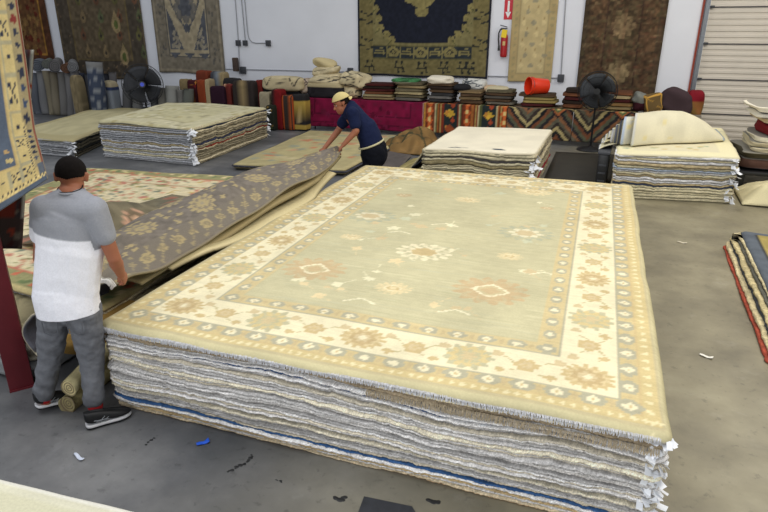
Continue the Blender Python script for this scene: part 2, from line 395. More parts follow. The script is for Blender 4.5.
# roll-up door with ribbed sections
M_DOOR = mat('door_enamel', S(206, 198, 186), .5, noise=.04, scale=3)
prof = []; z = 0.0
per = .70
while z < 4.3:
    for k in range(6):
        zz = z+k*per/6
        prof += [(0, zz+.004), (0, zz+.052), (-.018, zz+.062), (-.018, zz+.108)]
    z += per
V = []; nx = 2
for d, zz in prof: V += [(DX0, WY+.03+d, zz), (DX1, WY+.03+d, zz)]
n = len(prof); V += [(x, y+.05, zz) for x, y, zz in V]
Fq = [(2*i, 2*i+1, 2*i+3, 2*i+2) for i in range(n-1)]+[(2*n+2*i+2, 2*n+2*i+3, 2*n+2*i+1, 2*n+2*i) for i in range(n-1)]
door = link('door_1', fixn(mkmesh('door_1', np.array(V), Fq)), M_DOOR, smooth=False); struct(door)
seam = mat('seam_dark', S(62, 62, 70), .7)
for k in range(1, 6):
    if k*per < 4: MB().box(((DX0+DX1)/2, WY+.012, k*per-.07), (DX1-DX0, .012, .014)).build('section_seam', seam, door, smooth=False)
for k in range(1, 5):
    b = MB(); b.box((DX0+.04, WY-.02, k*per-.06), (.08, .03, .045), bev=.006); b.cyl((DX0-.02, WY-.03, k*per-.06), (DX0+.03, WY-.03, k*per-.06), .016); b.build('roller_hinge', M_DARK, door)
t = MB(); t.box((DX0-.02, WY-.05, 2.1), (.012, .11, 4.2)); t.box((DX0-.05, WY-.1, 2.1), (.07, .012, 4.2)); t.box((DX0-.085, WY-.06, 2.1), (.012, .09, 4.2))
struct(t.build('trim_1', M_STEEL, smooth=False))
struct(MB().box((DX0-.125, WY-.02, 2.1), (.04, .04, 4.2)).build('trim_2', mat('rust_trim', S(150, 60, 40), .6), smooth=False))
struct(MB().box(((-21+DX0)/2, WY-.008, .05), (DX0+21-.3, .015, .1)).build('baseboard_back', M_DARK, smooth=False))
# ------------------------------------------------------------------ lights: high-bay fixtures above, an added cool fill light from the front
def area(name, loc, tgt, size, power, col, sy=None):
    l = bpy.data.lights.new(name, 'AREA'); l.energy = power; l.color = col; l.shape = 'RECTANGLE'; l.size = size; l.size_y = sy or size
    o = bpy.data.objects.new(name, l); COL.objects.link(o); o.location = loc
    o.rotation_euler = (Vector(tgt)-Vector(loc)).to_track_quat('-Z', 'Y').to_euler(); return o
w = bpy.data.worlds.new('world'); SC.world = w; w.use_nodes = True
w.node_tree.nodes['Background'].inputs[0].default_value = (.92, .96, 1.0, 1); w.node_tree.nodes['Background'].inputs[1].default_value = .52
area('ceiling_lamp', (1.6, 4.2, 5.4), (-1.0, 4.4, 0), 3.0, 195, (1, .945, .84), 3.0)
area('ceiling_lamp', (-3.4, 1.2, 5.2), (-2.6, 3.0, 0), 2.4, 120, (.94, .97, 1.0), 2.4)
area('front_fill', (-1.2, -4.0, 2.8), (-1.2, 3.0, .3), 3.5, 185, (.95, .98, 1.0), 2.2)  # cool fill added behind the camera to brighten the front pile
area('ceiling_lamp', (-3.5, 9.5, 5.6), (-3.5, 10, 0), 3.0, 95, (1, .97, .92), 3.0)
area('ceiling_lamp', (3.0, 10.2, 5.4), (1.5, 11, 0), 2.4, 170, (1, .93, .80), 2.4)
area('ceiling_lamp', (-11, 9, 5.6), (-11, 10, 0), 3.0, 52, (.9, .95, 1.0), 3.0)
SC.view_settings.view_transform = 'Standard'; SC.view_settings.look = 'None'; SC.view_settings.gamma = 1; SC.view_settings.exposure = 0
# ================================================================== WALL RUGS
def wall_rug(px_l, px_r, zb, zt, img, back, label, name='wall_rug', sway=.012, tilt=0.0):
    """px_l, px_r X of the left and right edges at the bottom"""
    w = px_r-px_l; nu = int(w/.03)+2; nv = int((zt-zb)/.03)+2
    U, V = np.meshgrid(np.linspace(0, 1, nu), np.linspace(0, 1, nv))
    X = px_l+U*w+tilt*V; Z = zb+V*(zt-zb)+.012*np.sin(U*w*3)*(1-V)
    Y = WY-.035-sway*(1+np.sin(U*w*4.2+1.3))*(1.2-V)
    o = sheet(name, np.dstack([X, Y, Z]), .012, img, back, UV=(U*.999, V*.999))
    return tag(o, label, 'rug')
def wx(x, y): return float(py(x, y, WY)[0])
def wz(x, y): return float(py(x, y, WY)[2])
ZT = 3.9
# far left rust rug
L_, R_ = wx(11, 40), wx(56, 58); zb = 1.3; c = Cv(R_-L_, ZT-zb, .03, S(104, 72, 46))
c.frame(0, .25, S(84, 54, 38)); c.frame(.25, .3, S(150, 110, 50)); r = random.Random(3)
for _ in range(60): c.flower(r.uniform(.4, c.w-.4), r.uniform(.3, c.h), r.uniform(.05, .14), 5, S(124, 94, 56) if r.random() < .6 else S(96, 44, 30), .5)
c.blotch(.22, .1, 1); wall_rug(L_, R_, zb, ZT, c, S(80, 50, 34), 'rust-red rug with faded gold flowers, leftmost of those on the back wall')
# brown/olive rug with shield motifs
L_, R_ = wx(67, 66), wx(150, 72); zb = wz(150, 80); c = Cv(R_-L_, ZT-zb, .03, S(96, 84, 66)); c.frame(.05, .5, S(78, 70, 60)); c.frame(.5, .56, S(104, 90, 62))
r = random.Random(5); cc = [S(98, 94, 60), S(106, 76, 58), S(124, 106, 78), S(88, 92, 66)]
for j in range(7):
    for i in range(4):
        x = .95+i*.72+(.0 if j % 2 else .1); y = .75+j*.5; k = r.choice(cc); c.ell(x, y, .11, .15, k); c.poly([(x-.1, y), (x+.1, y), (x, y+.28)], k); c.dia(x, y, .05, .07, S(60, 56, 50))
for x, y in ((c.w-1.0, 1.55), (c.w-.85, .62)): c.ell(x, y, .17, .24, S(144, 126, 92)); c.poly([(x-.15, y+.05), (x+.15, y+.05), (x, y+.42)], S(144, 126, 92)); c.ell(x, y, .08, .13, S(84, 92, 52))
for i in range(90): c.ell(r.uniform(.1, c.w-.1), r.uniform(.08, .42) if i % 2 else r.uniform(.3, c.h), .03, .03, S(112, 94, 74))
c.blotch(.16, .09, 2); wall_rug(L_, R_, zb, ZT, c, S(70, 60, 50), 'brown and olive rug with shield shaped motifs on the back wall behind rolled rugs')
# beige rug with navy medallion & stepped side figures
L_, R_ = wx(161, 71), wx(226, 73); zb = wz(190, 73); c = Cv(R_-L_, ZT-zb, .025, S(140, 130, 112)); W = c.w
c.frame(0, .06, S(116, 108, 94)); c.frame(.1, .42, S(122, 114, 100)); c.frame(.42, .46, S(84, 82, 80)); c.rect(.46, .46, W-.46, 9, S(158, 146, 122)); nv_ = S(84, 86, 92)
r = random.Random(9)
for s in (-1, 1):
    c.poly([(W/2+s*.18, .62), (W/2+s*(W/2-.50), .62), (W/2+s*(W/2-.50), 1.75)], nv_)
    for _ in range(26): x = r.uniform(.3, W/2-.55); c.ell(W/2+s*x, .66+r.random()*1.0*max(0, (x-.2)/(W/2-.6)), .035, .045, S(140, 132, 116))
c.line([(W/2-.6, 2.2), (W/2-.3, 1.5), (W/2, 1.15), (W/2+.3, 1.5), (W/2+.6, 2.2)], .05, nv_); c.flower(W/2, 1.75, .42, 8, S(110, 106, 100), .3); c.flower(W/2, 1.75, .25, 6, nv_, .4); c.flower(W/2, 2.5, .5, 9, nv_, .4); c.flower(W/2, 1.2, .12, 6, nv_, .4)
for i in range(3): x = W/2+(i-1)*.52; c.poly([(x-.2, .56), (x+.2, .56), (x, .38)], nv_)
for i in range(70): c.ell(r.uniform(.13, .38) if i % 2 else W-r.uniform(.13, .38), r.uniform(.2, c.h), .025, .04, S(98, 94, 88))
c.blotch(.12, .08, 4); wall_rug(L_, R_, zb, ZT, c, S(100, 94, 80), 'beige wall rug with two navy triangles and a row of small ones below')
# big navy and olive rug
L_, R_ = wx(359.5, 75), wx(487.5, 79); zb = wz(430, 77); c = Cv(R_-L_, ZT-zb, .018, S(116, 106, 70)); W = c.w; N = S(33, 36, 48); O = S(132, 122, 80)
c.frame(0, .05, N); c.rect(.42, .42, W-.42, 9, S(122, 114, 78)); c.frame(.40, .42, S(92, 88, 60))
c.rect(.40, .44, W-.40, .70, S(46, 52, 56))
for i in range(7):
    x = .40+(W-.80)*(i+.5)/7
    if i % 2: c.ell(x, .57, .17, .12, O); c.dia(x, .57, .09, .07, N); c.dia(x, .57, .05, .04, O)
    else: c.line([(x-.12, .50), (x-.12, .60), (x+.10, .60), (x+.10, .50)], .025, O); c.line([(x, .60), (x, .66), (x+.08, .66)], .025, O); c.ell(x, .54, .16, .015, O)
    if i: c.rect(.40+(W-.80)*i/7-.014, .44, .40+(W-.80)*i/7+.014, .70, O)
c.rect(.40, .70, W-.40, .73, S(96, 90, 60))
# navy field with scalloped corners
fld = [(W/2-.80, .78), (W/2+.80, .78), (W/2+.86, .92), (W/2+1.06, 1.02), (W/2+1.13, 1.35), (W/2+1.24, 1.6), (W/2+1.27, 9), (W/2-1.27, 9), (W/2-1.24, 1.6), (W/2-1.13, 1.35), (W/2-1.06, 1.02), (W/2-.86, .92)]
c.poly(fld, N)
for s in (-1, 1):
    for (x, y, q) in ((.90, .84, .10), (.76, .98, .10), (.60, 1.12, .10), (.56, 1.34, .09), (.48, 1.56, .09), (.43, 1.8, .08)):
        c.flower(W/2+s*(W/2-x), y, q, 5, O, .35); c.line([(W/2+s*(W/2-x), y), (W/2+s*(W/2-x+.12), y-.12)], .02, S(84, 84, 56))
c.flower(W/2, 2.40, .80, 9, O, .3); c.flower(W/2, 2.45, .5, 8, S(150, 142, 96), .3); c.ell(W/2, 1.82, .32, .25, O); c.ell(W/2, 1.62, .09, .2, O); c.ell(W/2, 1.50, .17, .12, O)
for s in (-1, 1): c.flower(W/2+s*.42, 1.9, .1, 5, O); c.flower(W/2+s*.66, 2.05, .1, 5, O)
def branch(x, y, s, L, vert=False):
    D = S(44, 46, 44)
    for a, b in (((0, 0), (1, 0)), ((.2, 0), (.35, .5)), ((.5, 0), (.6, -.5)), ((.75, 0), (.95, .5)), ((1, 0), (1.15, -.4))):
        p = [(x+s*L*a[0], y+L*a[1]), (x+s*L*b[0], y+L*b[1])]
        if vert: p = [(x+L*a[1], y+L*a[0]), (x+L*b[1], y+L*b[0])]
        c.line(p, .025, D); c.ell(p[1][0], p[1][1], .035, .03, D)
for x in (.16, .95, 1.55, 2.1, 2.75, W-.75):
    branch(x, .22, 1 if x < W/2 else 1, .24)
for s in (0, 1):
    for y in (.55, 1.15, 1.7, 2.3, 2.9): branch(.22 if not s else W-.22, y, 1, .3, True)
c.blotch(.12, .05, 6); wall_rug(L_, R_, zb, ZT, c, S(60, 58, 46), 'large navy and olive rug with scalloped field on the white back wall')
# narrow beige rug
L_, R_ = wx(508, 81), wx(551, 82); zb = wz(530, 82); c = Cv(R_-L_, ZT-zb, .02, S(186, 168, 124)); W = c.w; c.frame(.02, .16, S(176, 156, 112)); c.frame(.16, .18, S(160, 144, 106)); c.rect(.18, .18, W-.18, 9, S(190, 172, 128))
r = random.Random(4)
for i in range(13):
    for j in range(3):
        y = .35+i*.23; x = W/2+(j-1)*.22+(.08 if i % 2 else 0); c.flower(x, y, .06, 4, S(152, 144, 118) if (i+j) % 2 else S(206, 188, 140), .5)
        c.dia(x, y+.11, .02, .03, S(160, 138, 96))
for i in range(24): c.ell(.09, .1+i*.14, .025, .03, S(158, 146, 108)); c.ell(W-.09, .1+i*.14, .025, .03, S(158, 146, 108))
c.blotch(.05, .1, 8); wall_rug(L_, R_, zb, ZT, c, S(130, 118, 90), 'narrow pale beige rug with small flower sprigs beside the fire extinguisher', tilt=.0)
# worn brown rug
L_, R_ = wx(575, 100), wx(654, 97); zb = wz(615, 108); c = Cv(R_-L_, ZT-zb, .02, S(82, 68, 50)); W = c.w; c.frame(.0, .12, S(74, 62, 48)); c.frame(.12, .46, S(88, 68, 50)); c.frame(.46, .5, S(66, 48, 40)); r = random.Random(12)
for _ in range(500):
    x, y = r.uniform(0, W), r.uniform(0, c.h); k = r.choice([S(110, 94, 70), S(72, 60, 46), S(88, 60, 46), S(84, 76, 54), S(66, 52, 42)]); c.ell(x, y, r.uniform(.02, .09), r.uniform(.02, .05), k, 0, .6)
c.flower(W/2, .75, .26, 8, S(150, 132, 98), .3, al=.6); c.flower(W/2, 1.7, .26, 8, S(146, 124, 92), .3, al=.6); c.flower(W/2, 2.6, .3, 8, S(140, 120, 92), .3, al=.6)
for x in np.arange(.1, W, .24): c.rect(x, 0, x+.05, 9, S(92, 66, 50), .3)
c.blotch(.25, .045, 10).blotch(.12, .2, 11); wall_rug(L_, R_, zb, ZT, c, S(70, 54, 40), 'worn dark brown rug with faint blocks, hung nearest the roll-up door', tilt=.0)
# ------------------------------------------------------------------ wall fittings
t = empty('fire_extinguisher', (wx(504, 57), WY-.09, wz(504, 57)), 'red fire extinguisher with yellow tag on the back wall', 'fire extinguisher')
ex, ez, ey = t.location.x, t.location.z, WY-.09
b = MB(); b.lathe([(0, 0), (.06, 0), (.075, .015), (.078, .05), (.078, .42), (.07, .47), (.045, .51), (.03, .53), (0, .53)], Matrix.Translation((ex, ey, ez))); b.build('cylinder', M_RED, t)
b = MB(); b.cyl((ex, ey, ez+.52), (ex, ey, ez+.60), .026); b.box((ex-.02, ey-.02, ez+.62), (.15, .03, .025), bev=.005); b.box((ex-.03, ey-.02, ez+.67), (.17, .03, .02), Matrix.Rotation(.25, 3, 'Y'), bev=.005); b.build('valve_handle', M_DARK, t)
MB().cyl((ex+.02, ey-.035, ez+.58), (ex+.02, ey-.05, ez+.58), .022).build('gauge', M_STEEL, t)
b = MB(); b.tube([(ex-.03, ey-.02, ez+.6), (ex-.10, ey-.03, ez+.6), (ex-.135, ey-.02, ez+.52), (ex-.135, ey-.02, ez+.38), (ex-.115, ey-.02, ez+.25)], .016); b.cyl((ex-.115, ey-.02, ez+.26), (ex-.11, ey-.02, ez+.14), .018, .028); b.build('hose', M_PLAS, t)
MB().box((ex, ey-.075, ez+.51), (.12, .004, .17), Matrix.Rotation(.15, 3, 'Y')).build('yellow_tag', mat('yellow_tag', S(235, 205, 40), .6), t)
MB().box((ex+.01, ey-.08, ez+.3), (.06, .004, .09)).build('white_label', mat('label_cream', S(200, 170, 110), .6), t)
MB().box((ex, WY-.01, ez+.3), (.05, .02, .3)).build('wall_bracket', M_DARK, t)
# sign
sx_, sz0 = wx(508.5, 10), wz(508, 19.5)
t = empty('fire_extinguisher_sign', (sx_, WY, sz0), 'red and white arrow sign above the fire extinguisher', 'sign')
MB().box((sx_, WY-.006, sz0+.31), (.19, .008, .62)).build('sign_panel', mat('sign_red', S(200, 30, 50), .4), t, smooth=False)
b = MB(); b.box((sx_, WY-.012, sz0+.27), (.045, .003, .24)); b.box((sx_, WY-.012, sz0+.52), (.17, .003, .18))
me_v = [(-.065, .16), (.065, .16), (0, .03)]; vs = [b.bm.verts.new((sx_+x, WY-.0135+d, sz0+zz)) for d in (0, .003) for x, zz in me_v]
b.bm.faces.new(vs[:3]); b.bm.faces.new(vs[3:][::-1]); [b.bm.faces.new((vs[i], vs[(i+1) % 3], vs[(i+1) % 3+3], vs[i+3])) for i in range(3)]
b.build('arrow', M_WHITEP, t, smooth=False)
def text(s, size, loc, m, parent, rot=(math.pi/2, 0, 0), name='lettering'):
    cu = bpy.data.curves.new(name, 'FONT'); cu.body = s; cu.size = size; cu.align_x = 'CENTER'; cu.align_y = 'CENTER'; cu.extrude = .0008
    ob = bpy.data.objects.new(name, cu); COL.objects.link(ob); bpy.context.view_layer.update()
    me = bpy.data.meshes.new_from_object(ob.evaluated_get(bpy.context.evaluated_depsgraph_get())); bpy.data.objects.remove(ob)
    me.transform(Matrix.Translation(Vector(loc)) @ (Matrix.Rotation(rot[2], 4, 'Z') @ Matrix.Rotation(rot[0], 4, 'X'))); return link(name, me, m, parent, smooth=False)
text('FIRE', .075, (sx_, WY-.016, sz0+.565), mat('sign_ink', S(200, 30, 50), .4), t); text('EXTINGUISHER', .024, (sx_, WY-.016, sz0+.49), bpy.data.materials['sign_ink'], t)
# conduits and boxes
def conduit(pts, label, boxes=()):
    pts = [(a, WY-.025, b) for a, b in pts]
    t = empty('conduit', pts[0], label, 'conduit'); MB().tube(pts, .011).build('pipe', mat('conduit_grey', S(150, 152, 158), .5, .2), t)
    for (x, z, s) in boxes: MB().box((x, WY-.04, z), (s, .07, s*1.15), bev=.008).build('junction_box', M_DARK, t)
conduit([(wx(237.5, 20), ZT), (wx(239, 43), wz(239, 43)), (wx(240, 70), wz(240, 70)-.1)], 'grey vertical conduit with a box, leftmost on the back wall', [(wx(239, 43), wz(239, 43), .13)])
X1 = wx(246, 43); z1 = wz(246, 43)
conduit([(X1-.04, ZT), (X1, z1+.05), (X1, z1)], 'short straight grey conduit ending in a box right beside the leftmost one', [(X1, z1, .12)])
X2 = wx(269, 43)
conduit([(X1+.07, ZT), (X1+.09, z1+.3), (X1+.12, z1+.12), (X1+.2, z1+.03), (X1+.32, z1), (X2, z1)], 'grey conduit that bends sideways to a box on the back wall', [(X2, z1, .13)])
conduit([(wx(226, 69), wz(226, 69)), (wx(358, 72), wz(358, 72))], 'long horizontal grey conduit left of the large navy wall rug', [(wx(244, 70), wz(244, 70), .16), (wx(351, 71), wz(351, 71), .14)])
conduit([(wx(488, 76), wz(488, 76)), (wx(561, 78), wz(561, 78))], 'horizontal conduit crossing behind the narrow beige wall rug', [])
conduit([(wx(563, 10), ZT), (wx(561, 78), wz(561, 78))], 'vertical conduit down to a grey box right of the beige wall rug', [(wx(561, 78), wz(561, 78), .14)])
tag(MB().box((wx(238.5, 64), WY-.14, wz(238, 65)+.02), (.15, .1, .36), bev=.02).build('hanging_block', mat('block_brown', S(70, 56, 48), .8, noise=.2)), 'dark brown block hanging on the wall beneath the leftmost conduit box', 'block')
# ================================================================== BIG FRONT PILE
FL, FR, BR, BL = (-2.88, 2.41), (.36, 2.53), (.13, 7.39), (-3.2, 7.23)
HB = .61
KINDS = {
 'w': (S(228, 224, 221), S(160, 155, 150), 'whitish shaggy-edged rug folded among the layers of the tall front pile', 'whitish rugs inside the front pile'),
 'g': (S(190, 187, 185), S(120, 117, 115), 'grey shaggy-edged rug among the layers of the tall front pile', 'grey rugs inside the front pile'),
 't': (S(212, 202, 182), S(156, 146, 130), 'tan-edged rug among the layers of the tall front pile', 'tan rugs inside the front pile'),
 'c': (S(228, 218, 194), S(172, 162, 140), 'cream-edged rug among the layers of the tall front pile', 'cream rugs inside the front pile'),
}
seq = ['orange', 'w', 'gold', 'c', 'w', 'blue', 't', 'w', 'g', 'w', 'c', 'g', 'w', 't', 'w', 'g', 'w', 'w', 'g', 't', 'w', 'c', 'w', 'g', 'w', 't', 'g', 'w', 'blue2', 'w', 'g', 'tan2', 'cream2', 'w2']
sp = []
for k in seq:
    if k in KINDS:
        e, b, l, g = KINDS[k]; sp.append(dict(edge=e*(1+random.uniform(-.06, .06)), back=b, w=random.uniform(.7, 1.35), label=l, group='rugs stacked in the tall front pile'))
    else:
        e, b, l, w = {'orange': (S(216, 198, 166), S(180, 130, 84), 'cream and orange edged rug at the very bottom of the tall front pile', 1.1),
          'gold': (S(206, 180, 136), S(150, 130, 100), 'gold-edged rug low in the tall front pile, just below the blue line', .9),
          'blue': (S(62, 96, 142), S(40, 62, 98), 'thin blue-edged rug near the bottom of the tall front pile', .6),
          'blue2': (S(64, 88, 130), S(40, 56, 86), 'thin blue-edged rug high in the front pile, below the fringed tan one', .6),
          'tan2': (S(158, 142, 118), S(120, 106, 86), 'tan rug with a row of fringe, third below the top of the front pile', 1.6),
          'cream2': (S(232, 218, 184), S(190, 170, 130), 'smooth cream-edged rug second from the top of the front pile', 1.0),
          'w2': (S(196, 196, 202), S(130, 130, 136), 'pale grey shaggy rug lying directly under the patterned top rug of the front pile', 1.1)}[k]
        sp.append(dict(edge=e, back=b, w=w, label=l, group='rugs stacked in the tall front pile'))
tp = [(FR, (.7, -.75)), ((FR[0]-.06, FR[1]), (.2, -1)), ((FR[0]-.0, FR[1]+.06), (1, -.2))]
outs, zt = stack((FL, FR, BR, BL), HB-.022, sp, dens=(130, 40, 12, 40), seed=3, jit=.014, amp=.5, shag=.005, tagpts=tp, tagprob=.25, tagsize=.044, top_flat=.12)
# fringe of the tan rug near the top
fr = outs[seq.index('tan2')]; fb = MB(); rr = random.Random(8); P_ = np.array([FL, FR]); zf = HB-.10
# ---- patterned top rug
IV = S(226, 216, 182); TAN = S(198, 177, 132); BAND = S(203, 186, 139); GB = S(173, 168, 144); FIELD = S(192, 185, 150); TAN2 = S(203, 185, 146); SAGE = S(196, 196, 160)
c = Cv(3.26, 4.86, .0085, BAND); W, Hh = c.w, c.h
c.frame(0, .035, S(200, 190, 150)); c.frame(.035, .05, S(188, 176, 140)); c.frame(.05, .12, S(202, 184, 136)); c.frame(.12, .125, TAN)
c.frame(.125, .225, S(200, 182, 136)); c.frame(.225, .232, GB)
c.frame(.232, .525, IV); c.frame(.525, .532, GB); c.frame(.532, .655, S(201, 184, 140)); c.frame(.655, .662, S(190, 182, 146)); c.frame(.662, 9, FIELD)
c.frame(.585, .590, IV)
def rosettes(d, step, r):
    for a, b, horiz in ((d, W-d, True), (d, Hh-d, False)):
        n = int(round((b-a)/step)); q = [a+(b-a)*i/n for i in range(n+1)]
        for i, t in enumerate(q):
            pts = [(t, d), (t, Hh-d)] if horiz else [(d, t), (W-d, t)]
            for x, y in pts:
                c.ell(x, y, r*1.35, r, GB) if horiz else c.ell(x, y, r, r*1.35, GB)
                for dx, dy in ((1, 0), (-1, 0), (0, 1), (0, -1)): c.ell(x+dx*r*.36, y+dy*r*.36, r*.3, r*.3, IV)
                c.ell(x, y, r*.16, r*.16, TAN)
            if i < n:
                t2 = t+(b-a)/n/2
                for x, y in ([(t2, d), (t2, Hh-d)] if horiz else [(d, t2), (W-d, t2)]): c.dia(x, y, r*.35, r*.9 if horiz else r*.35, S(192, 174, 134))
rosettes(.178, .172, .048); rosettes(.60, .172, .042)
rnd = random.Random(2)
for i in range(60):  # small motifs in the outer band
    t = i/60
    for x, y in ((W*t, .085), (W*t, Hh-.085), (.085, Hh*t), (W-.085, Hh*t)): c.flower(x, y, .018, 3, S(222, 210, 168), .5, t*9)
def palm(x, y, kind, rot):
    if kind == 0:   # tan sunburst
        c.flower(x, y, .145, 15, TAN, .42, rot, .85); c.flower(x, y, .115, 15, S(208, 190, 148), .5, rot+.2, .85); c.flower(x, y, .085, 9, S(188, 166, 124), .3, rot); c.flower(x, y, .05, 7, TAN2, .3); c.ell(x, y, .02, .02, IV)
    elif kind == 2:  # grey-gold leafy palmette
        c.flower(x, y, .145, 11, S(186, 180, 148), .55, rot); c.flower(x, y, .12, 11, S(204, 186, 138), .5, rot+.28); c.flower(x, y, .075, 8, S(188, 180, 144), .4, rot); c.flower(x, y, .05, 6, S(200, 182, 142), .4)
    else:           # small round flower with stems
        c.flower(x, y, .068, 6, TAN, .25, rot); c.flower(x, y, .04, 6, TAN2, .3); c.ell(x, y, .014, .014, TAN)
        cs, sn = math.cos(rot), math.sin(rot)
        L = lambda a, b: (x+a*cs-b*sn, y+a*sn+b*cs)
        for s in (-1, 1):
            c.line([L(s*.06, 0), L(s*.11, .06), L(s*.17, .07)], .008, S(190, 176, 134)); c.line([L(s*.04, -.05), L(s*.1, -.09), L(s*.16, -.06)], .008, S(190, 176, 134))
            p = L(s*.13, -.085); c.flower(*p, .034, 4, TAN, .4, rot); p = L(s*.165, .08); c.flower(*p, .036, 3, TAN2, .4, rot)
m_ = .378
for horiz in (True, False):
    a, b = m_, (W if horiz else Hh)-m_; n = 8 if horiz else 12
    for i in range(n+1):
        t = a+(b-a)*i/n; kind = [0, 1, 2, 1][i % 4]
        if horiz:
            for y, ro in ((m_, 0), (Hh-m_, math.pi)): palm(t, y, kind, ro)
        elif 0 < i < n:
            for x, ro in ((m_, -math.pi/2), (W-m_, math.pi/2)): palm(x, t, kind, ro)
# field: stroke-like abrash and motifs (world positions of the photograph turned into rug coordinates)
fm = (c.X > .662) & (c.X < W-.662) & (c.Y > .662) & (c.Y < Hh-.662); c.clip = fm
for _ in range(900):
    x, y = rnd.uniform(.6, W-.6), rnd.uniform(.6, Hh-.6); c.rect(x, y, x+rnd.uniform(.05, .3), y+rnd.uniform(.006, .014), rnd.choice([S(182, 177, 142), S(200, 193, 158), S(186, 182, 152)]), .5)
def wp(px_, py_):
    q = pz(px_, py_, HB); v = (q[1]-2.42)/4.84; v = (q[1]-(2.41+.14*0.5))/4.83; left = -2.88-.32*v; right = .33-.2*v
    return (q[0]-left)/(right-left)*W, v*Hh
def med(p, r, k, asp=.8, rot=0):
    x, y = wp(*p)
    cols = {'tan': (S(194, 172, 134), IV, S(196, 182, 144)), 'grey': (S(176, 176, 150), S(220, 212, 180), TAN2), 'ivory': (IV, FIELD, TAN), 'warm': (S(216, 200, 158), IV, TAN)}[k]
    c.flower(x, y, r, 14, cols[0], .42, rot, asp); c.flower(x, y, r*.86, 9, cols[0]*.5+FIELD*.5, .5, rot+.4, asp); c.flower(x, y, r*.72, 11, cols[0], .35, rot, asp)
    if k == 'ivory': c.flower(x, y, r*.72, 13, cols[1], .4, rot, asp); c.flower(x, y, r*.6, 9, cols[0], .35, rot, asp); c.flower(x, y, r*.45, 8, cols[2], .2, rot, asp)
    elif k == 'grey': c.flower(x, y, r*.75, 9, FIELD, .45, rot, asp); c.flower(x, y, r*.6, 8, cols[1], .45, rot, asp); c.flower(x, y, r*.38, 6, cols[2], .3, rot, asp)
    else: c.dia(x, y, r*.52, r*.46*asp*1.1, cols[1], rot); c.flower(x, y, r*.44, 4, cols[1], .25, rot, asp); c.flower(x, y, r*.36, 4, cols[2], .25, rot, asp); c.flower(x, y, r*.24, 4, cols[0], .3, rot, asp)
for _ in range(46):
    x, y = rnd.uniform(.8, W-.8), rnd.uniform(.8, Hh-.8); k = rnd.choice([TAN2, S(224, 217, 182), S(196, 196, 166), S(216, 198, 156)]); q = rnd.uniform(.03, .075)
    c.flower(x, y, q, rnd.choice([4, 5, 6]), k, .45, rnd.uniform(0, 6), .8); c.line([(x, y), (x+rnd.uniform(-.16, .16), y+rnd.uniform(-.16, .16))], .010, k, .7)
med((317, 267), .25, 'tan', .9); med((487, 291), .27, 'tan', .9); med((392, 288), .14, 'warm'); med((372, 215), .26, 'grey'); med((523, 234), .25, 'grey'); med((423, 252), .24, 'ivory')
med((353, 236), .10, 'warm'); med((467, 200), .14, 'warm'); med((532, 193), .2, 'warm'); med((507, 257), .11, 'warm'); med((430, 180), .16, 'warm'); med((250, 300), .08, 'warm'); med((566, 300), .08, 'grey'); med((405, 165+30), .09, 'tan'); med((585, 205), .10, 'warm'); med((545, 210), .07, 'tan')
for a, b, q in ((280, 250, .1), (445, 225, .12), (400, 232, .1), (360, 300, .1), (300, 305, .12), (452, 312, .1), (540, 275, .1), (480, 180, .1)):
    x, y = wp(a, b); c.line([(x-q, y-q*.4), (x, y+q*.3), (x+q, y-.2*q)], .014, S(228, 221, 188))
c.clip = None
c.blotch(.035, .3, 3).blotch(.02, .05, 4)
ov = .012
qt = ((FL[0]-ov, FL[1]-ov), (FR[0]+ov, FR[1]-ov), (BR[0]+ov, BR[1]+ov), (BL[0]-ov, BL[1]+ov))
o = topsheet('rug', qt, HB+.004, .016, c, S(204, 202, 200), res=.0125, drop=.030, wave=.003, m=M_WOOLS, seed=4)
tag(o, 'large pale sage and ivory rug with tan flower border topping the front pile', 'rug')
fg = MB(); rr = random.Random(5)
for i in range(560):   # knotted fringe hanging on the front short side
    u = (i+.5)/560; x = qt[0][0]+(qt[1][0]-qt[0][0])*u; y = qt[0][1]+(qt[1][1]-qt[0][1])*u
    if u < .012 or u > .985: continue
    z = HB-.026+rr.uniform(-.002, .002); fg.tube([(x, y+.006, z), (x+rr.uniform(-.003, .003), y-.006, z-.006), (x+rr.uniform(-.006, .006), y-.009, z-.020-rr.random()*.010)], .0026, 4)
fo = fg.build('fringe', mat('cotton_fringe', S(196, 196, 200), .9, noise=.25, scale=60), o); fo['kind'] = 'stuff'; fo['label'] = 'short pale grey fringe along the front edge'
price_tag(o, (FR[0]+.0, FR[1]-.01, HB-.04), (.4, -.9), .036, 77); price_tag(o, (FR[0]+.01, FR[1]+.01, HB-.04), (.9, -.3), .04, 79)
# ---- tan fringed rug near the top
fg = MB()
for i in range(300):
    u = .55+.44*(i+.5)/300; x = FL[0]+(FR[0]-FL[0])*u; y = FL[1]+(FR[1]-FL[1])*u-.012; z = HB-.088+rr.uniform(-.004, .004)
    fg.tube([(x, y+.01, z), (x+rr.uniform(-.004, .004), y-.004, z-.012), (x+rr.uniform(-.007, .007), y-.003, z-.036)], .0022, 4)
fo = fg.build('fringe', mat('tan_fringe', S(176, 160, 134), .9, noise=.25, scale=60), fr); fo['kind'] = 'stuff'

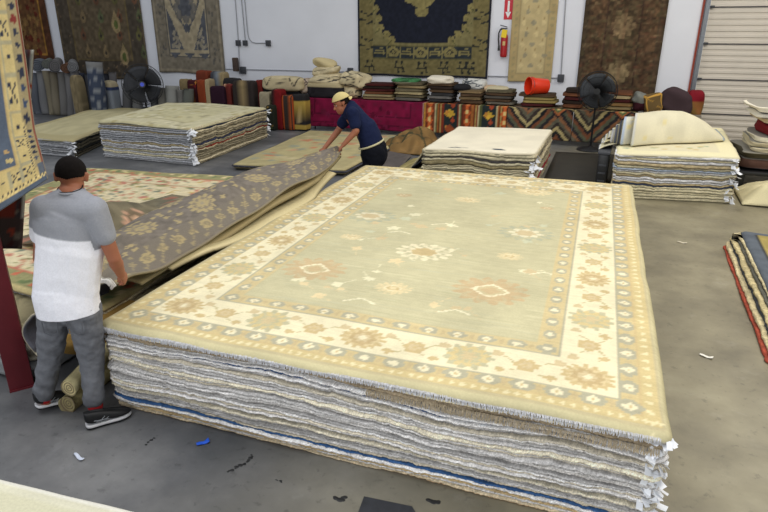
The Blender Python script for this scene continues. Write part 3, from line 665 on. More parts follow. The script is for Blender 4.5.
# ================================================================== OTHER PILES
def mkspecs(n, pal, where, seed, special={}, front=None):
    r = random.Random(seed); out = []
    for i in range(n):
        if i in special: e, l = special[i]; out.append(dict(edge=e if front is None else front, back=e*.7, w=r.uniform(.6, .9), label=l, side=e, group=f'rugs stacked in {where}')); continue
        k, e = r.choice(pal); e = e*(1+r.uniform(-.06, .06))
        out.append(dict(edge=np.clip(e, 0, 1), back=np.clip(e*.72, 0, 1), w=r.uniform(.75, 1.3), side=np.clip(S(188, 176, 146)*r.uniform(.72, 1.1), 0, 1), label=f'{k}-edged rug inside {where}', group=f'rugs stacked in {where}'))
    return out
GRY = ('grey', S(172, 173, 177)); WHT = ('whitish', S(214, 213, 214)); TN = ('tan', S(176, 160, 126)); CRM = ('cream', S(206, 196, 164)); DRK = ('dark grey', S(96, 92, 90)); OLV = ('olive', S(146, 134, 100))
# left back pile (height .68)
ql = ((-9.05, 8.38), (-7.22, 8.66), (-7.49, 11.95), (-10.6, 11.5))
ql = ((-9.35, 8.62), (-7.15, 8.62), (-7.62, 11.8), (-10.3, 11.6))
s_ = mkspecs(19, [GRY, WHT, TN, CRM, WHT, GRY], 'the left rear pile', 5, {17: (S(50, 58, 80), 'navy-edged rug just below the top of the left rear pile'), 7: (S(150, 60, 46), 'rust-red edged rug halfway down the left rear pile'), 10: (S(58, 62, 84), 'dark blue edged rug just above the rust-red one in the left rear pile')}, front=S(190, 190, 193))
o_, _ = stack(ql, .66, s_, dens=(34, 26, 6, 14), seed=12, jit=.02, amp=.3, shag=.002, top_flat=.15, tagpts=[(ql[1], (.7, -.7)), ((ql[1][0]-.05, ql[1][1]), (0, -1)), (ql[2], (1, .2))], tagprob=.42, tagsize=.085)
c = Cv(3, 3, .03, S(196, 188, 150)); rd = random.Random(3); c.frame(.1, .5, S(202, 194, 160)); c.frame(.5, .54, S(170, 160, 124))
for _ in range(120): c.flower(rd.uniform(0, 3), rd.uniform(0, 3), rd.uniform(.04, .11), 5, rd.choice([S(180, 168, 126), S(212, 204, 172), S(168, 160, 130)]), .5)
c.blotch(.05, .1, 3)
tag(topsheet('rug', ql, .69, .02, c, S(150, 148, 140), res=.05, drop=.03, wave=.006, seed=9, zfun=lambda X, Y, w, h: .02*np.sin(X*1.7)), 'faded cream rug topping the tall left rear pile', 'rug')
# far left low pile
_fr = pz(76, 158)[:2]; qf = (tuple(_fr+np.array([-1.9, 0])), tuple(_fr), tuple(pz(150, 109, .33)[:2]), tuple(pz(98, 107, .33)[:2]))
s_ = mkspecs(7, [GRY, WHT, GRY], 'the low pile at the far left', 8, {5: (S(60, 62, 66), 'dark-edged rug under the top of the low pile at the far left'), 2: (S(70, 70, 66), 'black-green edged rug low in the pile at the far left')}, front=S(176, 176, 178))
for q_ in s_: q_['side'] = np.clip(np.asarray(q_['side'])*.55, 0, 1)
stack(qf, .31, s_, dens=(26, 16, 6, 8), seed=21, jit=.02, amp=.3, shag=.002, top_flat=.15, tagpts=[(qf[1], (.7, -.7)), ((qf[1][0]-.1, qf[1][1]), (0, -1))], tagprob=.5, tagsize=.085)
c = plain(S(184, 174, 136), 3, 3, .06, .25, 4); c.frame(.0, .3, S(176, 164, 124))
tag(topsheet('rug', qf, .335, .02, c, S(130, 128, 120), res=.06, drop=.03, wave=.008, seed=19), 'plain sand coloured rug topping the low pile at the far left', 'rug')
# white-topped pile in the middle
qw = ((-2.86, 8.62), (-1.19, 8.86), (-1.26, 11.25), (-2.95, 10.95))
s_ = mkspecs(15, [TN, CRM, GRY, OLV, CRM], 'the white-topped pile', 31, {3: (S(140, 40, 50), 'crimson-edged rug low in the white-topped pile'), 12: (S(80, 76, 74), 'dark-edged rug near the top of the white-topped pile')})
stack(qw, .60, s_, dens=(34, 22, 6, 16), seed=33, jit=.02, amp=.35, shag=.002, top_flat=.15, tagpts=[(qw[1], (.6, -.8)), ((qw[1][0]-.06, qw[1][1]), (0, -1)), ((qw[1][0], qw[1][1]+.1), (1, -.3))], tagprob=.42, tagsize=.08, taper=-.02)
c = plain(S(226, 218, 196), 1.7, 2.4, .03, .3, 6)
for x, y in ((.42, .14), (.47, .17), (.52, .14)): c.ell(x, y, .05, .03, S(80, 84, 90))
c.ell(.62, .16, .06, .02, S(110, 110, 108)); c.ell(1.12, .2, .09, .045, S(70, 76, 86)); c.ell(1.2, .17, .05, .03, S(70, 76, 86)); c.frame(0, .02, S(196, 186, 160))
tag(topsheet('rug', qw, .625, .02, c, S(180, 170, 140), res=.03, drop=.025, wave=.006, seed=29), 'plain off-white rug with two small dark stains topping the middle pile', 'rug')
# its loose left flank: rug edges sloping down to the floor
for i, (col, lab) in enumerate(((S(150, 138, 92), 'olive rug end sagging off the left side of the white-topped pile, lowest'), (S(48, 52, 58), 'dark navy rug end sagging off the left side of the white-topped pile'), (S(196, 184, 150), 'cream rug end sagging off the left side of the white-topped pile, topmost'))):
    U, V = np.meshgrid(np.linspace(0, 1, 14), np.linspace(0, 1, 24)); h0 = .30+.10*i; X = -2.86+.02-U*(.85-.2*i); Y = 8.65+V*2.0+.03*np.sin(U*4); Z = h0*(1-U)**1.3+.025+.03*i+.01*np.sin(V*9+i)
    sh = sheet('rug', np.dstack([X, Y, Z])[:, ::-1], .022, plain(col, 1, 2, .15, .1, i), col*.8); tag(sh, lab, 'rug')
# right pile
qr = ((-.12, 9.12), (1.50, 9.40), (1.58, 12.3), (-.15, 12.0))
s_ = mkspecs(18, [WHT, CRM, GRY, CRM, WHT, TN], 'the right-hand pile with the folded top', 41, {5: (S(74, 84, 110), 'blue-edged rug low in the right-hand pile with the folded top'), 12: (S(160, 170, 184), 'pale blue edged rug high in the right-hand pile with the folded top')})
stack(qr, .64, s_, dens=(38, 16, 6, 20), seed=43, jit=.02, amp=.3, shag=.002, top_flat=.15, tagpts=[(qr[1], (.7, -.7)), ((qr[1][0]-.08, qr[1][1]), (0, -1))], tagprob=.38, tagsize=.075)
c = Cv(1.6, 2.9, .02, S(212, 204, 174)); rd = random.Random(13); c.frame(.03, .25, S(224, 216, 178)); c.frame(.25, .27, S(190, 184, 150))
for _ in range(30): c.flower(rd.uniform(.1, 1.5), rd.uniform(.05, 2.8), .05, 5, rd.choice([S(170, 178, 150), S(200, 180, 130)]), .5)
tag(topsheet('rug', qr, .665, .02, c, S(190, 184, 160), res=.04, drop=.025, wave=.006, seed=39), 'pale ivory rug lying flat under the folded-back ones on the right-hand pile', 'rug')
# folded-back rugs: nested U folds, the open ends towards the left
labs = ['innermost folded-back cream rug on the right-hand pile', 'second folded-back rug from the inside on the right-hand pile', 'folded-back rug with dark selvedge in the middle of the fold on the right-hand pile', 'folded-back rug with a pale blue selvedge just under the outermost one', 'outermost folded-back cream rug draped over the right-hand pile']
for i in range(5):
    k = (i+1)/5; U, V = np.meshgrid(np.linspace(0, 1, 70), np.linspace(0, 1, 46))
    x0 = -.02-.05*(4-i)+.10*(i == 4); X = x0+(1.42-x0)*U
    Hx = (.08+.35*k)*np.clip(1.0-.92*np.clip((U-.50)/.50, 0, 1)**1.35, .1, 1)
    yf = 9.70-.02*i+U*1.05+.05*np.sin(U*6); yf = yf+(1-k)*.12
    # V: 0 lower back end -> .35 front bend -> 1 upper back end
    z0 = .685; t = V
    low = np.clip(t/.30, 0, 1); arc = np.clip((t-.30)/.35, 0, 1); up = np.clip((t-.65)/.35, 0, 1)
    Y = yf+(.9*(1-low))+(arc*arc*.28)*(Hx/.3)+up*1.0+0.0
    Z = z0+.012*i*0+Hx*(np.sin((arc-.5)*math.pi)*.5+.5)-up*up*.20*Hx/.29+.008*np.sin(U*13+i)*arc
    Y = Y-.05*np.sin(arc*math.pi)
    c = Cv(1.6, 2.4, .02, [S(204, 196, 162), S(196, 188, 154), S(190, 178, 144), S(204, 202, 188), S(214, 207, 180)][i]).blotch(.05, .2, i)
    c.rect(0, 0, .035, 9, [S(180, 180, 180), S(90, 94, 104), S(70, 72, 80), S(168, 180, 198), S(196, 196, 190)][i]); c.rect(1.56, 0, 1.6, 9, S(150, 164, 176))
    for _ in range(14): c.flower(rd.uniform(.1, 1.5), rd.uniform(.1, 2.3), .05, 5, S(214, 202, 156), .5)
    o = sheet('folded_rug', np.dstack([X, Y, Z]), .016, c, S(204, 194, 160)); tag(o, labs[i], 'rug')
# loose fanned ends at the left of the fold
for i in range(5):
    U, V = np.meshgrid(np.linspace(0, 1, 26), np.linspace(0, 1, 18)); X = -.38+.05*i+U*(.42-.03*i); Y = 9.72+.05*i+V*(.9-.08*i)+.06*U
    Z = .70+.035*i+.10*(1-np.abs(U-.2))*(.3+.2*i)*.6-.05*(1-U)**2*(5-i)*.5+.03*np.sin(V*7+i)*(1-U)
    cc_ = Cv(.7, 1, .02, S(206, 194, 150) if i % 2 else S(214, 206, 172)).blotch(.08, .1, i); cc_.rect(0, 0, .03, 1, S(90, 96, 106)); cc_.rect(.03, 0, .05, 1, S(220, 220, 216))
    sh = sheet('rug_end', np.dstack([X, Y, Z]), .014, cc_, S(150, 144, 130)); tag(sh, 'ivory rug end with navy selvedge fanned out at the left of the folded top', 'rug', 'fanned rug ends on the right-hand pile')
# far-right low pile (in the frame edge): gold and blue bordered
qg = ((1.30, 4.6), (3.0, 4.4), (3.2, 7.2), (1.30, 7.32))
s_ = [dict(edge=S(160, 76, 58), back=S(110, 44, 34), w=.7, off=.0, label='red-backed rug at the bottom of the low pile at the right frame edge'), dict(edge=S(206, 190, 150), back=S(110, 100, 84), w=1, off=-.01, label='cream rug with dark marks second from the floor at the right frame edge'), dict(edge=S(70, 72, 76), back=S(50, 50, 54), w=.7, off=-.045, label='thin dark rug in the middle of the low pile at the right frame edge'), dict(edge=S(200, 184, 140), back=S(130, 120, 96), w=1, off=-.05, label='tan rug just over the thin dark one in the right frame edge pile'), dict(edge=S(96, 94, 84), back=S(70, 70, 66), w=.7, off=-.09, label='dark-edged rug directly under the upper cream rug at the right frame edge'), dict(edge=S(210, 196, 156), back=S(120, 110, 90), w=1, off=-.10, label='cream-edged rug directly under the blue and gold bordered top rug')]
stack(((1.18, 4.6), (3.0, 4.4), (3.2, 7.25), (1.18, 7.34)), .21, s_, dens=(12, 10, 30, 50), seed=51, jit=.006, amp=.3, top_flat=.1)
c = Cv(1.75, 2.7, .012, S(222, 212, 176)); c.frame(0, .11, S(92, 98, 106)); c.frame(.11, .12, S(60, 60, 60)); c.frame(.12, .23, S(166, 148, 88)); c.frame(.23, .245, S(120, 104, 60)); rd = random.Random(7)
for _ in range(40): c.flower(rd.uniform(.45, 1.6), rd.uniform(.45, 2.4), .07, 5, rd.choice([S(96, 106, 100), S(150, 140, 100)]), .55, rd.uniform(0, 6), .6)
c.blotch(.08, .06, 3)
tag(topsheet('rug', ((1.30, 4.6), (3.0, 4.4), (3.2, 7.16), (1.30, 7.26)), .235, .018, c, S(90, 90, 90), res=.025, drop=.02, wave=.008, seed=3), 'ivory rug with slate blue and gold borders topping the low pile at the right edge', 'rug')
# near left corner pile
qn = ((-2.9, -.3), (-1.25, -.2), (-1.28, 1.22), (-2.95, 1.22))
def cornerq(): return ((-3.2, -.1), (-1.42, -.1), (-1.50, 1.30), (-3.0, 1.16))
s_ = mkspecs(14, [CRM, TN, WHT], 'the cropped pile at the bottom left corner', 61)
stack(cornerq(), .575, s_, dens=(6, 12, 60, 6), seed=63, jit=.01, amp=.4, rad=.16, top_flat=.1)
c = plain(S(206, 202, 180), 2, 1.6, .05, .15, 5); c.frame(0, .02, S(226, 224, 214)); c.frame(.02, .03, S(176, 170, 150))
c.frame(.10, .30, S(196, 192, 166)); c.frame(.44, .46, S(190, 184, 160))
q_ = cornerq(); tag(topsheet('rug', q_, .60, .018, c, S(214, 210, 196), res=.02, drop=.02, wave=.004, seed=13), 'off-white rug with pale edge cropped by the bottom left corner', 'rug')

# ================================================================== LEFT PILE NEXT TO THE MEN
qp = ((-6.1, 3.0), (-3.28, 2.80), (-3.85, 6.68), (-7.1, 6.22))
s_ = mkspecs(12, [GRY, WHT, TN, OLV, GRY, DRK], 'the pile the men are lifting from', 71)
stack(qp, .40, s_, dens=(50, 34, 6, 8), seed=73, jit=.03, amp=.5, shag=.004, top_flat=.1)
# cream floral rug
c = Cv(3.4, 4.4, .02, S(214, 200, 164)); rd = random.Random(17)
c.frame(0, .04, S(196, 180, 130)); c.frame(.04, .30, S(150, 146, 104)); c.frame(.30, .34, S(190, 120, 96)); c.frame(.34, .40, S(214, 200, 160)); c.frame(.75, .80, S(176, 130, 104))
for _ in range(150):
    t = rd.random(); x, y = rd.choice([(t*3.4, rd.uniform(.06, .28)), (t*3.4, 4.4-rd.uniform(.06, .28)), (rd.uniform(.06, .28), t*4.4), (3.4-rd.uniform(.06, .28), t*4.4)]); c.flower(x, y, .05, 5, rd.choice([S(196, 110, 84), S(204, 190, 130), S(110, 124, 84), S(214, 196, 150)]), .4)
for _ in range(900):
    x, y = rd.uniform(.36, 3.04), rd.uniform(.36, 4.04); c.flower(x, y, rd.uniform(.025, .065), rd.choice([4, 5, 6]), rd.choice([S(180, 112, 96), S(192, 130, 110), S(204, 156, 126), S(150, 150, 108), S(126, 132, 116), S(220, 208, 172), S(200, 176, 120)]), .5, rd.uniform(0, 6)); 
    if rd.random() < .3: c.line([(x, y), (x+rd.uniform(-.15, .15), y+rd.uniform(-.1, .1))], .02, S(140, 136, 90))
c.blotch(.08, .04, 6)
tag(topsheet('rug', ((-6.15, 2.95), (-3.3, 2.80), (-3.9, 6.76), (-7.2, 6.30)), .44, .02, c, S(160, 150, 130), res=.03, drop=.02, wave=.008, seed=8), 'cream rug with red and green flowers spread behind the man in the two-tone shirt', 'rug')
# rumpled rose and grey rug corner
c = Cv(1.6, 2.0, .015, S(116, 108, 88)); 
for _ in range(60): c.flower(rd.uniform(0, 1.6), rd.uniform(0, 2), rd.uniform(.05, .14), 6, rd.choice([S(150, 106, 88), S(112, 106, 88), S(98, 92, 76), S(108, 100, 82), S(146, 136, 110), S(90, 84, 70)]), .4)
for x, y in ((1.25, .5), (.9, .5)): c.flower(x, y, .12, 7, S(190, 150, 124), .3); c.flower(x, y, .09, 6, S(120, 104, 84), .3); c.flower(x, y, .05, 5, S(196, 160, 130), .3)
c.blotch(.12, .06, 2)
U, V = np.meshgrid(np.linspace(0, 1, 50), np.linspace(0, 1, 60)); a0 = np.array([-4.95, 3.5]); 
X = -5.2+U*1.45+V*.28; Y = 3.55+V*1.9-.1*U; Z = .475+.34*np.exp(-((U-.55-.15*np.sin(V*3))/.22)**2)*(.55+.45*np.sin(V*5+.6))+.05*np.sin(U*7+V*3)**2*np.minimum(1, 6*np.minimum(np.minimum(U, 1-U), np.minimum(V, 1-V)))
tag(sheet('rug', np.dstack([X, Y, Z]), .015, c, S(140, 120, 100)), 'rumpled grey and rose rug corner lying on the cream floral rug', 'rug')

# ---- the grey-brown rug the two men lift
ctrl = [  # v, lower contour L, mid M, ridge R, far foot K
 (0.00, (-2.86, 2.56, .80), (-3.02, 2.60, .84), (-3.30, 2.74, .80), (-4.05, 2.90, .46)),
 (0.10, (-2.96, 2.92, .72), (-3.14, 2.92, .83), (-3.48, 3.00, .82), (-4.25, 3.15, .46)),
 (0.25, (-3.04, 3.55, .68), (-3.22, 3.52, .80), (-3.62, 3.60, .86), (-4.20, 3.80, .46)),
 (0.42, (-3.06, 4.25, .745), (-3.26, 4.25, .85), (-3.66, 4.35, .88), (-4.20, 4.55, .46)),
 (0.60, (-3.08, 5.00, .79), (-3.28, 5.00, .88), (-3.66, 5.05, .90), (-4.25, 5.3, .46)),
 (0.78, (-3.10, 5.75, .83), (-3.28, 5.80, .875), (-3.64, 5.95, .87), (-4.25, 6.2, .46)),
 (0.90, (-3.30, 6.55, .79), (-3.40, 6.55, .84), (-3.66, 6.60, .84), (-4.15, 6.7, .46)),
 (1.00, (-3.58, 7.33, .775), (-3.62, 7.34, .79), (-3.72, 7.36, .785), (-4.0, 7.25, .60))]
vs = np.array([q[0] for q in ctrl]); K4 = np.array([q[1:] for q in ctrl], float)   # 8,4,3
nu, nv = 90, 200; vv = np.linspace(0, 1, nv)
def cr(xs, ys, t):
    out = np.zeros((len(t), 3))
    m = np.gradient(ys, xs, axis=0)
    for i, q in enumerate(t):
        k = min(max(np.searchsorted(xs, q)-1, 0), len(xs)-2); h = xs[k+1]-xs[k]; s = (q-xs[k])/h
        out[i] = (2*s**3-3*s*s+1)*ys[k]+(s**3-2*s*s+s)*h*m[k]+(-2*s**3+3*s*s)*ys[k+1]+(s**3-s*s)*h*m[k+1]
    return out
C4 = [cr(vs, K4[:, j], vv) for j in range(4)]
P = np.zeros((nv, nu, 3)); us = np.array([0, .22, .6, 1.0])
for i in range(nv):
    P[i] = cr(us, np.array([C4[j][i] for j in range(4)]), np.linspace(0, 1, nu))
U, V = np.meshgrid(np.linspace(0, 1, nu), vv)
P[..., 2] += .016*np.sin(U*9+V*22)*np.sin(V*3.14)*(1-U*.5)+.022*np.sin(V*31+U*7)*np.exp(-((V-.12)/.12)**2)*(U < .8)+.012*np.sin(V*13-U*11)
P[..., 2] -= .10*np.clip((U-.15)/.3, 0, 1)*np.clip(1-V/.04, 0, 1)*0
P[:, :, 2] += (.02*np.sin(U*24)*np.clip(1-V/.08, 0, 1))
c = Cv(1.8, 5.0, .012, S(118, 110, 101)); rd = random.Random(31); BE = S(168, 152, 114); B2 = S(150, 137, 108)
c.blotch(.10, .05, 1)
c.rect(0, 0, 1.8, .02, S(200, 196, 184))
for y0, y1 in ((.02, .40),): c.rect(0, y0, 1.8, y1, S(134, 124, 104)); c.rect(0, .12, 1.8, .13, B2)
for i in range(16): c.flower(.06+i*.115, .07, .035, 5, BE, .4); c.flower(.08+i*.12, .26, .055, 7, rd.choice([BE, S(110, 104, 98)]), .4); c.line([(.02+i*.12, .15), (.1+i*.12, .37)], .014, BE)
c.rect(0, 0, .03, 5, S(134, 124, 104)); c.rect(.05, .02, .42, 5, S(121, 113, 102))
for j in range(20):
    y = .5+j*.23; c.flower(.23, y, .09 if j % 2 else .06, 8, BE, .4, j); c.flower(.23, y, .05, 6, S(140, 128, 104), .3); c.flower(.09, y+.1, .03, 4, B2, .4); c.flower(.37, y+.1, .03, 4, B2, .4); c.line([(.1, y-.1), (.35, y+.1)], .012, BE, .7)
big = [(.75, 1.05), (1.15, 1.7), (.62, 1.9), (1.05, 2.6), (.62, 3.0), (1.2, 3.4), (.75, 3.9), (1.3, .8), (1.1, 4.4)]
for i, (x, y) in enumerate(big): c.flower(x, y, .19, 12, BE, .38, i, 1.2); c.flower(x, y, .13, 9, S(134, 123, 106), .3, i, 1.2); c.flower(x, y, .09, 7, BE, .35, i, 1.25); c.flower(x, y, .03, 5, S(150, 140, 120), .2)
for _ in range(260):
    x, y = rd.uniform(.40, 1.8), rd.uniform(.45, 5)
    if min(math.hypot(x-a, (y-b)/1.25) for a, b in big) < .22: continue
    k = rd.random()
    if k < .5: c.flower(x, y, rd.uniform(.03, .055), 4, BE, .5, rd.uniform(0, 6))
    elif k < .75: c.dia(x, y, .05, .035, BE, rd.uniform(0, 3)); c.dia(x, y, .02, .012, S(120, 110, 104))
    else: c.line([(x, y), (x+rd.uniform(-.09, .09), y+rd.uniform(-.09, .09))], .016, B2); c.flower(x, y, .03, 3, BE, .4)
lift = sheet('rug', P[:, ::-1], .014, c, S(170, 160, 130), UV=(U[:, ::-1]*.999, V*.999)); tag(lift, 'grey-brown rug with beige flowers being lifted by both men', 'rug')
fg = MB(); rr = random.Random(15)
for i in range(170):
    k = i/169*(nu-2); j = int(k); p = P[0, j]*(1-(k-j))+P[0, j+1]*(k-j); fg.tube([p+np.array([0, .01, -.004]), p+np.array([rr.uniform(-.004, .004), -.016, -.006]), p+np.array([rr.uniform(-.008, .008), -.026, -.022])], .004, 4)
fo = fg.build('fringe', mat('white_fringe', S(226, 224, 220), .9), lift); fo['kind'] = 'stuff'; fo['label'] = 'white fringe at the near end'
# rugs beneath it, folds sloping down towards the top of the front pile
for i, (dx, dz, col, lab) in enumerate(((.0, -.05, S(176, 160, 118), 'tan rug folded just beneath the lifted grey-brown rug'), (.07, -.12, S(196, 182, 140), 'beige rug folded lowest under the lifted grey-brown rug'), (-.08, -.012, S(150, 134, 98), 'olive-tan rug tucked directly against the lifted grey-brown rug'))):
    v2 = np.linspace(.11+.02*i+.05*(i == 1), .87 if i == 1 else 1.0, 110); L = cr(vs, K4[:, 0], v2); nu2 = 26; Q = np.zeros((110, nu2, 3))
    for k in range(110):
        vvk = v2[k]; base = L[k].copy(); base[0] = base[0]*.45-3.05*.55+dx*.9-.05-.17*(max(vvk-.78, 0)/.22)*1.6; base[2] = max(.66, base[2]+dz*1.15) if vvk < .85 else base[2]+dz
        if i == 1: base[0] = -3.01-.02*math.sin(vvk*9)-1.1*max(vvk-.72, 0)-.12*max(.3-vvk, 0); base[2] = .655+.05*math.sin(vvk*8+1)*(vvk > .3)*.5+.2*max(vvk-.7, 0)
        u = np.linspace(0, 1, nu2); Q[k, :, 0] = base[0]+.02-.62*u; Q[k, :, 1] = base[1]; Q[k, :, 2] = base[2]-.035*(1-u)**6-.18*u**2.2-.01*np.sin(vvk*20)
        Q[k, :, 2] = np.maximum(Q[k, :, 2], .45+.01*i)
    U2, V2 = np.meshgrid(np.linspace(0, 1, nu2), np.linspace(0, 1, 110)); cc_ = Cv(.7, 4, .02, col).blotch(.10, .06, i); cc_.rect(0, 0, .03, 4, col*.8); cc_.rect(.03, 0, .12, 4, np.clip(col*1.1, 0, 1))
    tag(sheet('rug', Q[:, ::-1], .018, cc_, col*.7, UV=(U2[:, ::-1]*.999, V2*.999)), lab, 'rug')
# ================================================================== BACK OF THE HALL: tables, cloths, folded rugs
def rbox(name, c, size, img, rz=0.0, e=.35, seed=0, noise=.03, nu=76, nv=44, lean=(0, 0), parent=None, m=None, tilt=0.0):
    """a soft folded bundle: rounded block, pattern mapped on its front; c = centre of its base"""
    u = np.linspace(-math.pi, math.pi, nu, endpoint=False); v = np.linspace(-math.pi/2, math.pi/2, nv); U, V = np.meshgrid(u, v)
    sg = lambda a, p: np.sign(a)*np.abs(a)**p
    x = sg(np.cos(V), e)*sg(np.cos(U), e); y = sg(np.cos(V), e)*sg(np.sin(U), e); z = sg(np.sin(V), e)
    r = np.random.default_rng(seed); d = 0
    for _ in range(7): k = r.uniform(-4, 4, 3); d = d+np.sin(k[0]*x+k[1]*y+k[2]*z+r.uniform(0, 6))
    d = noise*d/2.5
    X = x*size[0]/2*(1+d); Y = y*size[1]/2*(1+d); Z = z*size[2]/2*(1+d*.7)+size[2]/2
    uu = (x+1)/2; vv = np.where(z > .93, .999, (z+1)/2)
    c_ = img.samp(np.clip(uu, 0, .999), np.clip(vv, 0, .999)) if isinstance(img, Cv) else np.tile(np.asarray(img, float), (nv, nu, 1))
    X = X+lean[0]*Z; Y = Y+lean[1]*Z
    if tilt: X, Z = X*math.cos(tilt)-Z*math.sin(tilt), X*math.sin(tilt)+Z*math.cos(tilt)
    cs, sn = math.cos(rz), math.sin(rz); V3 = np.stack([X*cs-Y*sn+c[0], X*sn+Y*cs+c[1], Z+c[2]], -1).reshape(-1, 3)
    I = np.arange(nu*nv).reshape(nv, nu); J = np.roll(I, -1, 1); q = np.stack([I[:-1], J[:-1], J[1:], I[1:]], -1).reshape(-1, 4)
    me = mkmesh(name, V3, q, c_.reshape(-1, 3)); bm = bmesh.new(); bm.from_mesh(me); bmesh.ops.remove_doubles(bm, verts=bm.verts, dist=1e-4); bmesh.ops.recalc_face_normals(bm, faces=bm.faces); bm.to_mesh(me); bm.free()
    return link(name, me, m or M_WOOL, parent)
def roll(name, p0, p1, r, img, seed=0, core=S(30, 30, 34), label=None, group=None, flat=1.0):
    p0 = np.array(p0, float); p1 = np.array(p1, float); ax = p1-p0; L = np.linalg.norm(ax); ax /= L; a = np.cross(ax, [0, 1, 0] if abs(ax[1]) < .8 else [1, 0, 0]); a /= np.linalg.norm(a); b = np.cross(ax, a)
    n, k = 28, 16; rg = np.random.default_rng(seed); th = np.arange(n)/n*2*math.pi; V = []; C = []; ph = rg.uniform(0, 6, 4)
    def ring(p, rr, col): 
        q = 1+.03*np.sin(2*th+ph[0])+.025*np.sin(3*th+ph[1]); V.append(p+(a*np.cos(th)[:, None]+b*np.sin(th)[:, None]*flat)*(rr*q)[:, None]); C.append(np.tile(col, (n, 1)) if np.ndim(col) == 1 else col)
    base = img.samp(np.full(1, .5), np.full(1, .5))[0] if isinstance(img, Cv) else np.asarray(img, float)
    caps = [.02, .2, .35, .5, .65, .8, .95]
    for j, f in enumerate(caps): ring(p0+ax*(.012*(j % 2)), r*f, core if j % 2 == 0 else base*1.15)
    for j in range(k):
        t = j/(k-1); bend = (a*.02*math.sin(t*3+ph[2])+b*.02*math.sin(t*4+ph[3])); rr = r*(1+.04*math.sin(t*9+ph[2]))
        col = img.samp(th/(2*math.pi)*.999, np.full(n, t*.999)) if isinstance(img, Cv) else np.tile(base*(1+.05*math.sin(t*7+ph[0])), (n, 1)); ring(p0+ax*L*t+bend, rr, col)
    for j, f in enumerate(caps[::-1]): ring(p1-ax*(.012*(j % 2)), r*f, core if j % 2 == 0 else base*1.15)
    V = np.concatenate(V); C = np.clip(np.concatenate(C), 0, 1); m = len(V)//n; I = np.arange(m*n).reshape(m, n); J = np.roll(I, -1, 1)
    f = [tuple(q) for q in np.stack([I[:-1], J[:-1], J[1:], I[1:]], -1).reshape(-1, 4).tolist()]+[tuple(I[0][::-1].tolist()), tuple(I[-1].tolist())]
    o = link(name, fixn(mkmesh(name, V, f, C)), M_WOOL); return tag(o, label, 'rolled rug', group)
YT = 13.2; TZ = .74
def tx(x, y=100, Y=YT): return float(py(x, y, Y)[0])
M_TBL = mat('table_top', S(120, 112, 100), .6); 
def table(x0, x1, label):
    t = empty('folding_table', ((x0+x1)/2, YT+.5, 0), label, 'table')
    MB().box(((x0+x1)/2, YT+.52, TZ-.02), (x1-x0, .92, .035), bev=.008).build('tabletop', M_TBL, t)
    for x in (x0+.15, x1-.15):
        for y in (YT+.15, YT+.88): MB().cyl((x, y, 0), (x, y, TZ-.03), .018).build('leg', M_BLACK, t)
    b = MB(); b.cyl((x0+.15, YT+.15, .12), (x1-.15, YT+.15, .12), .012); b.cyl((x0+.15, YT+.88, .12), (x1-.15, YT+.88, .12), .012); b.build('rail', M_BLACK, t)
xa, xb, xc, xd, xe = tx(304), tx(424), tx(508), tx(575), tx(640)
table(xa+.05, xb-.03, 'long folding table under the magenta rug'); table(xb+.03, xc-.02, 'long folding table under the striped kilim'); table(xc+.02, xe, 'long folding table under the zigzag kilim, behind the right fan')
def drape(name, x0, x1, zb, img, back, label, y=YT, wob=.02, corner=0):
    w = x1-x0; nu = int(w/.03); pr = np.concatenate([np.linspace(.75, 0, 14), np.zeros(24)]); zz = np.concatenate([np.zeros(14), -np.linspace(.01, TZ+.02-zb, 24)])
    U, _ = np.meshgrid(np.linspace(0, 1, nu), pr); PY = np.tile(pr[:, None], (1, nu)); PZ = np.tile(zz[:, None], (1, nu))
    X = x0+w*U; Z = TZ+.012+PZ; h = -PZ
    Y = y-.02+PY-wob*(1+np.sin(U*w*5.1+1))*(h > 0)*(h/.6); Z = Z-.0*h
    if corner: Z = np.where(h > 0, Z+corner*np.clip(1-U*w/.25, 0, 1)**2*h/.6*0, Z); X = X-np.clip(1-U/.04, 0, 1)*h*.0
    s = np.cumsum(np.r_[0, np.hypot(np.diff(pr), np.diff(zz))]); Vv = 1-s/s[-1]
    P = np.dstack([X, Y, Z])[::-1]; V2 = np.tile(Vv[::-1, None], (1, nu))
    return tag(sheet(name, P, .008, img, back, UV=(U*.999, V2*.999)), label, 'rug')
# magenta rug over the table
c = Cv(xb-xa, 1.4, .02, S(116, 20, 56)); rd = random.Random(5); W = c.w
for d0, d1 in ((.10, .12), (.30, .32), (.34, .36)): c.frame(d0, d1, S(82, 14, 42))
for _ in range(150): c.flower(rd.uniform(0, W), rd.uniform(0, 1.4), rd.uniform(.03, .08), 5, rd.choice([S(114, 28, 62), S(86, 14, 42), S(108, 26, 56)]), .5)
c.rect(W-.03, 0, W, 2, S(200, 160, 150)); c.blotch(.14, .1, 3)
drape('draped_rug', xa, xb, .10, c, S(60, 20, 40), 'magenta overdyed rug draped over the table behind the man in navy', wob=.03)
U, V = np.meshgrid(np.linspace(0, 1, 20), np.linspace(0, 1, 24))   # folded-back corner at its left
tri = np.dstack([xa-.02-.34*U*np.sin(V*math.pi*.9), YT-.05-.12*U*np.sin(V*3)+.0*V, .12+(.60)*V+.0*U]); tag(sheet('rug_corner', tri[:, ::-1], .01, plain(S(106, 22, 54), 1, 1, .15, .2, 2), S(90, 20, 50)), 'magenta rug corner hanging loose at the left end of the draped table', 'rug')
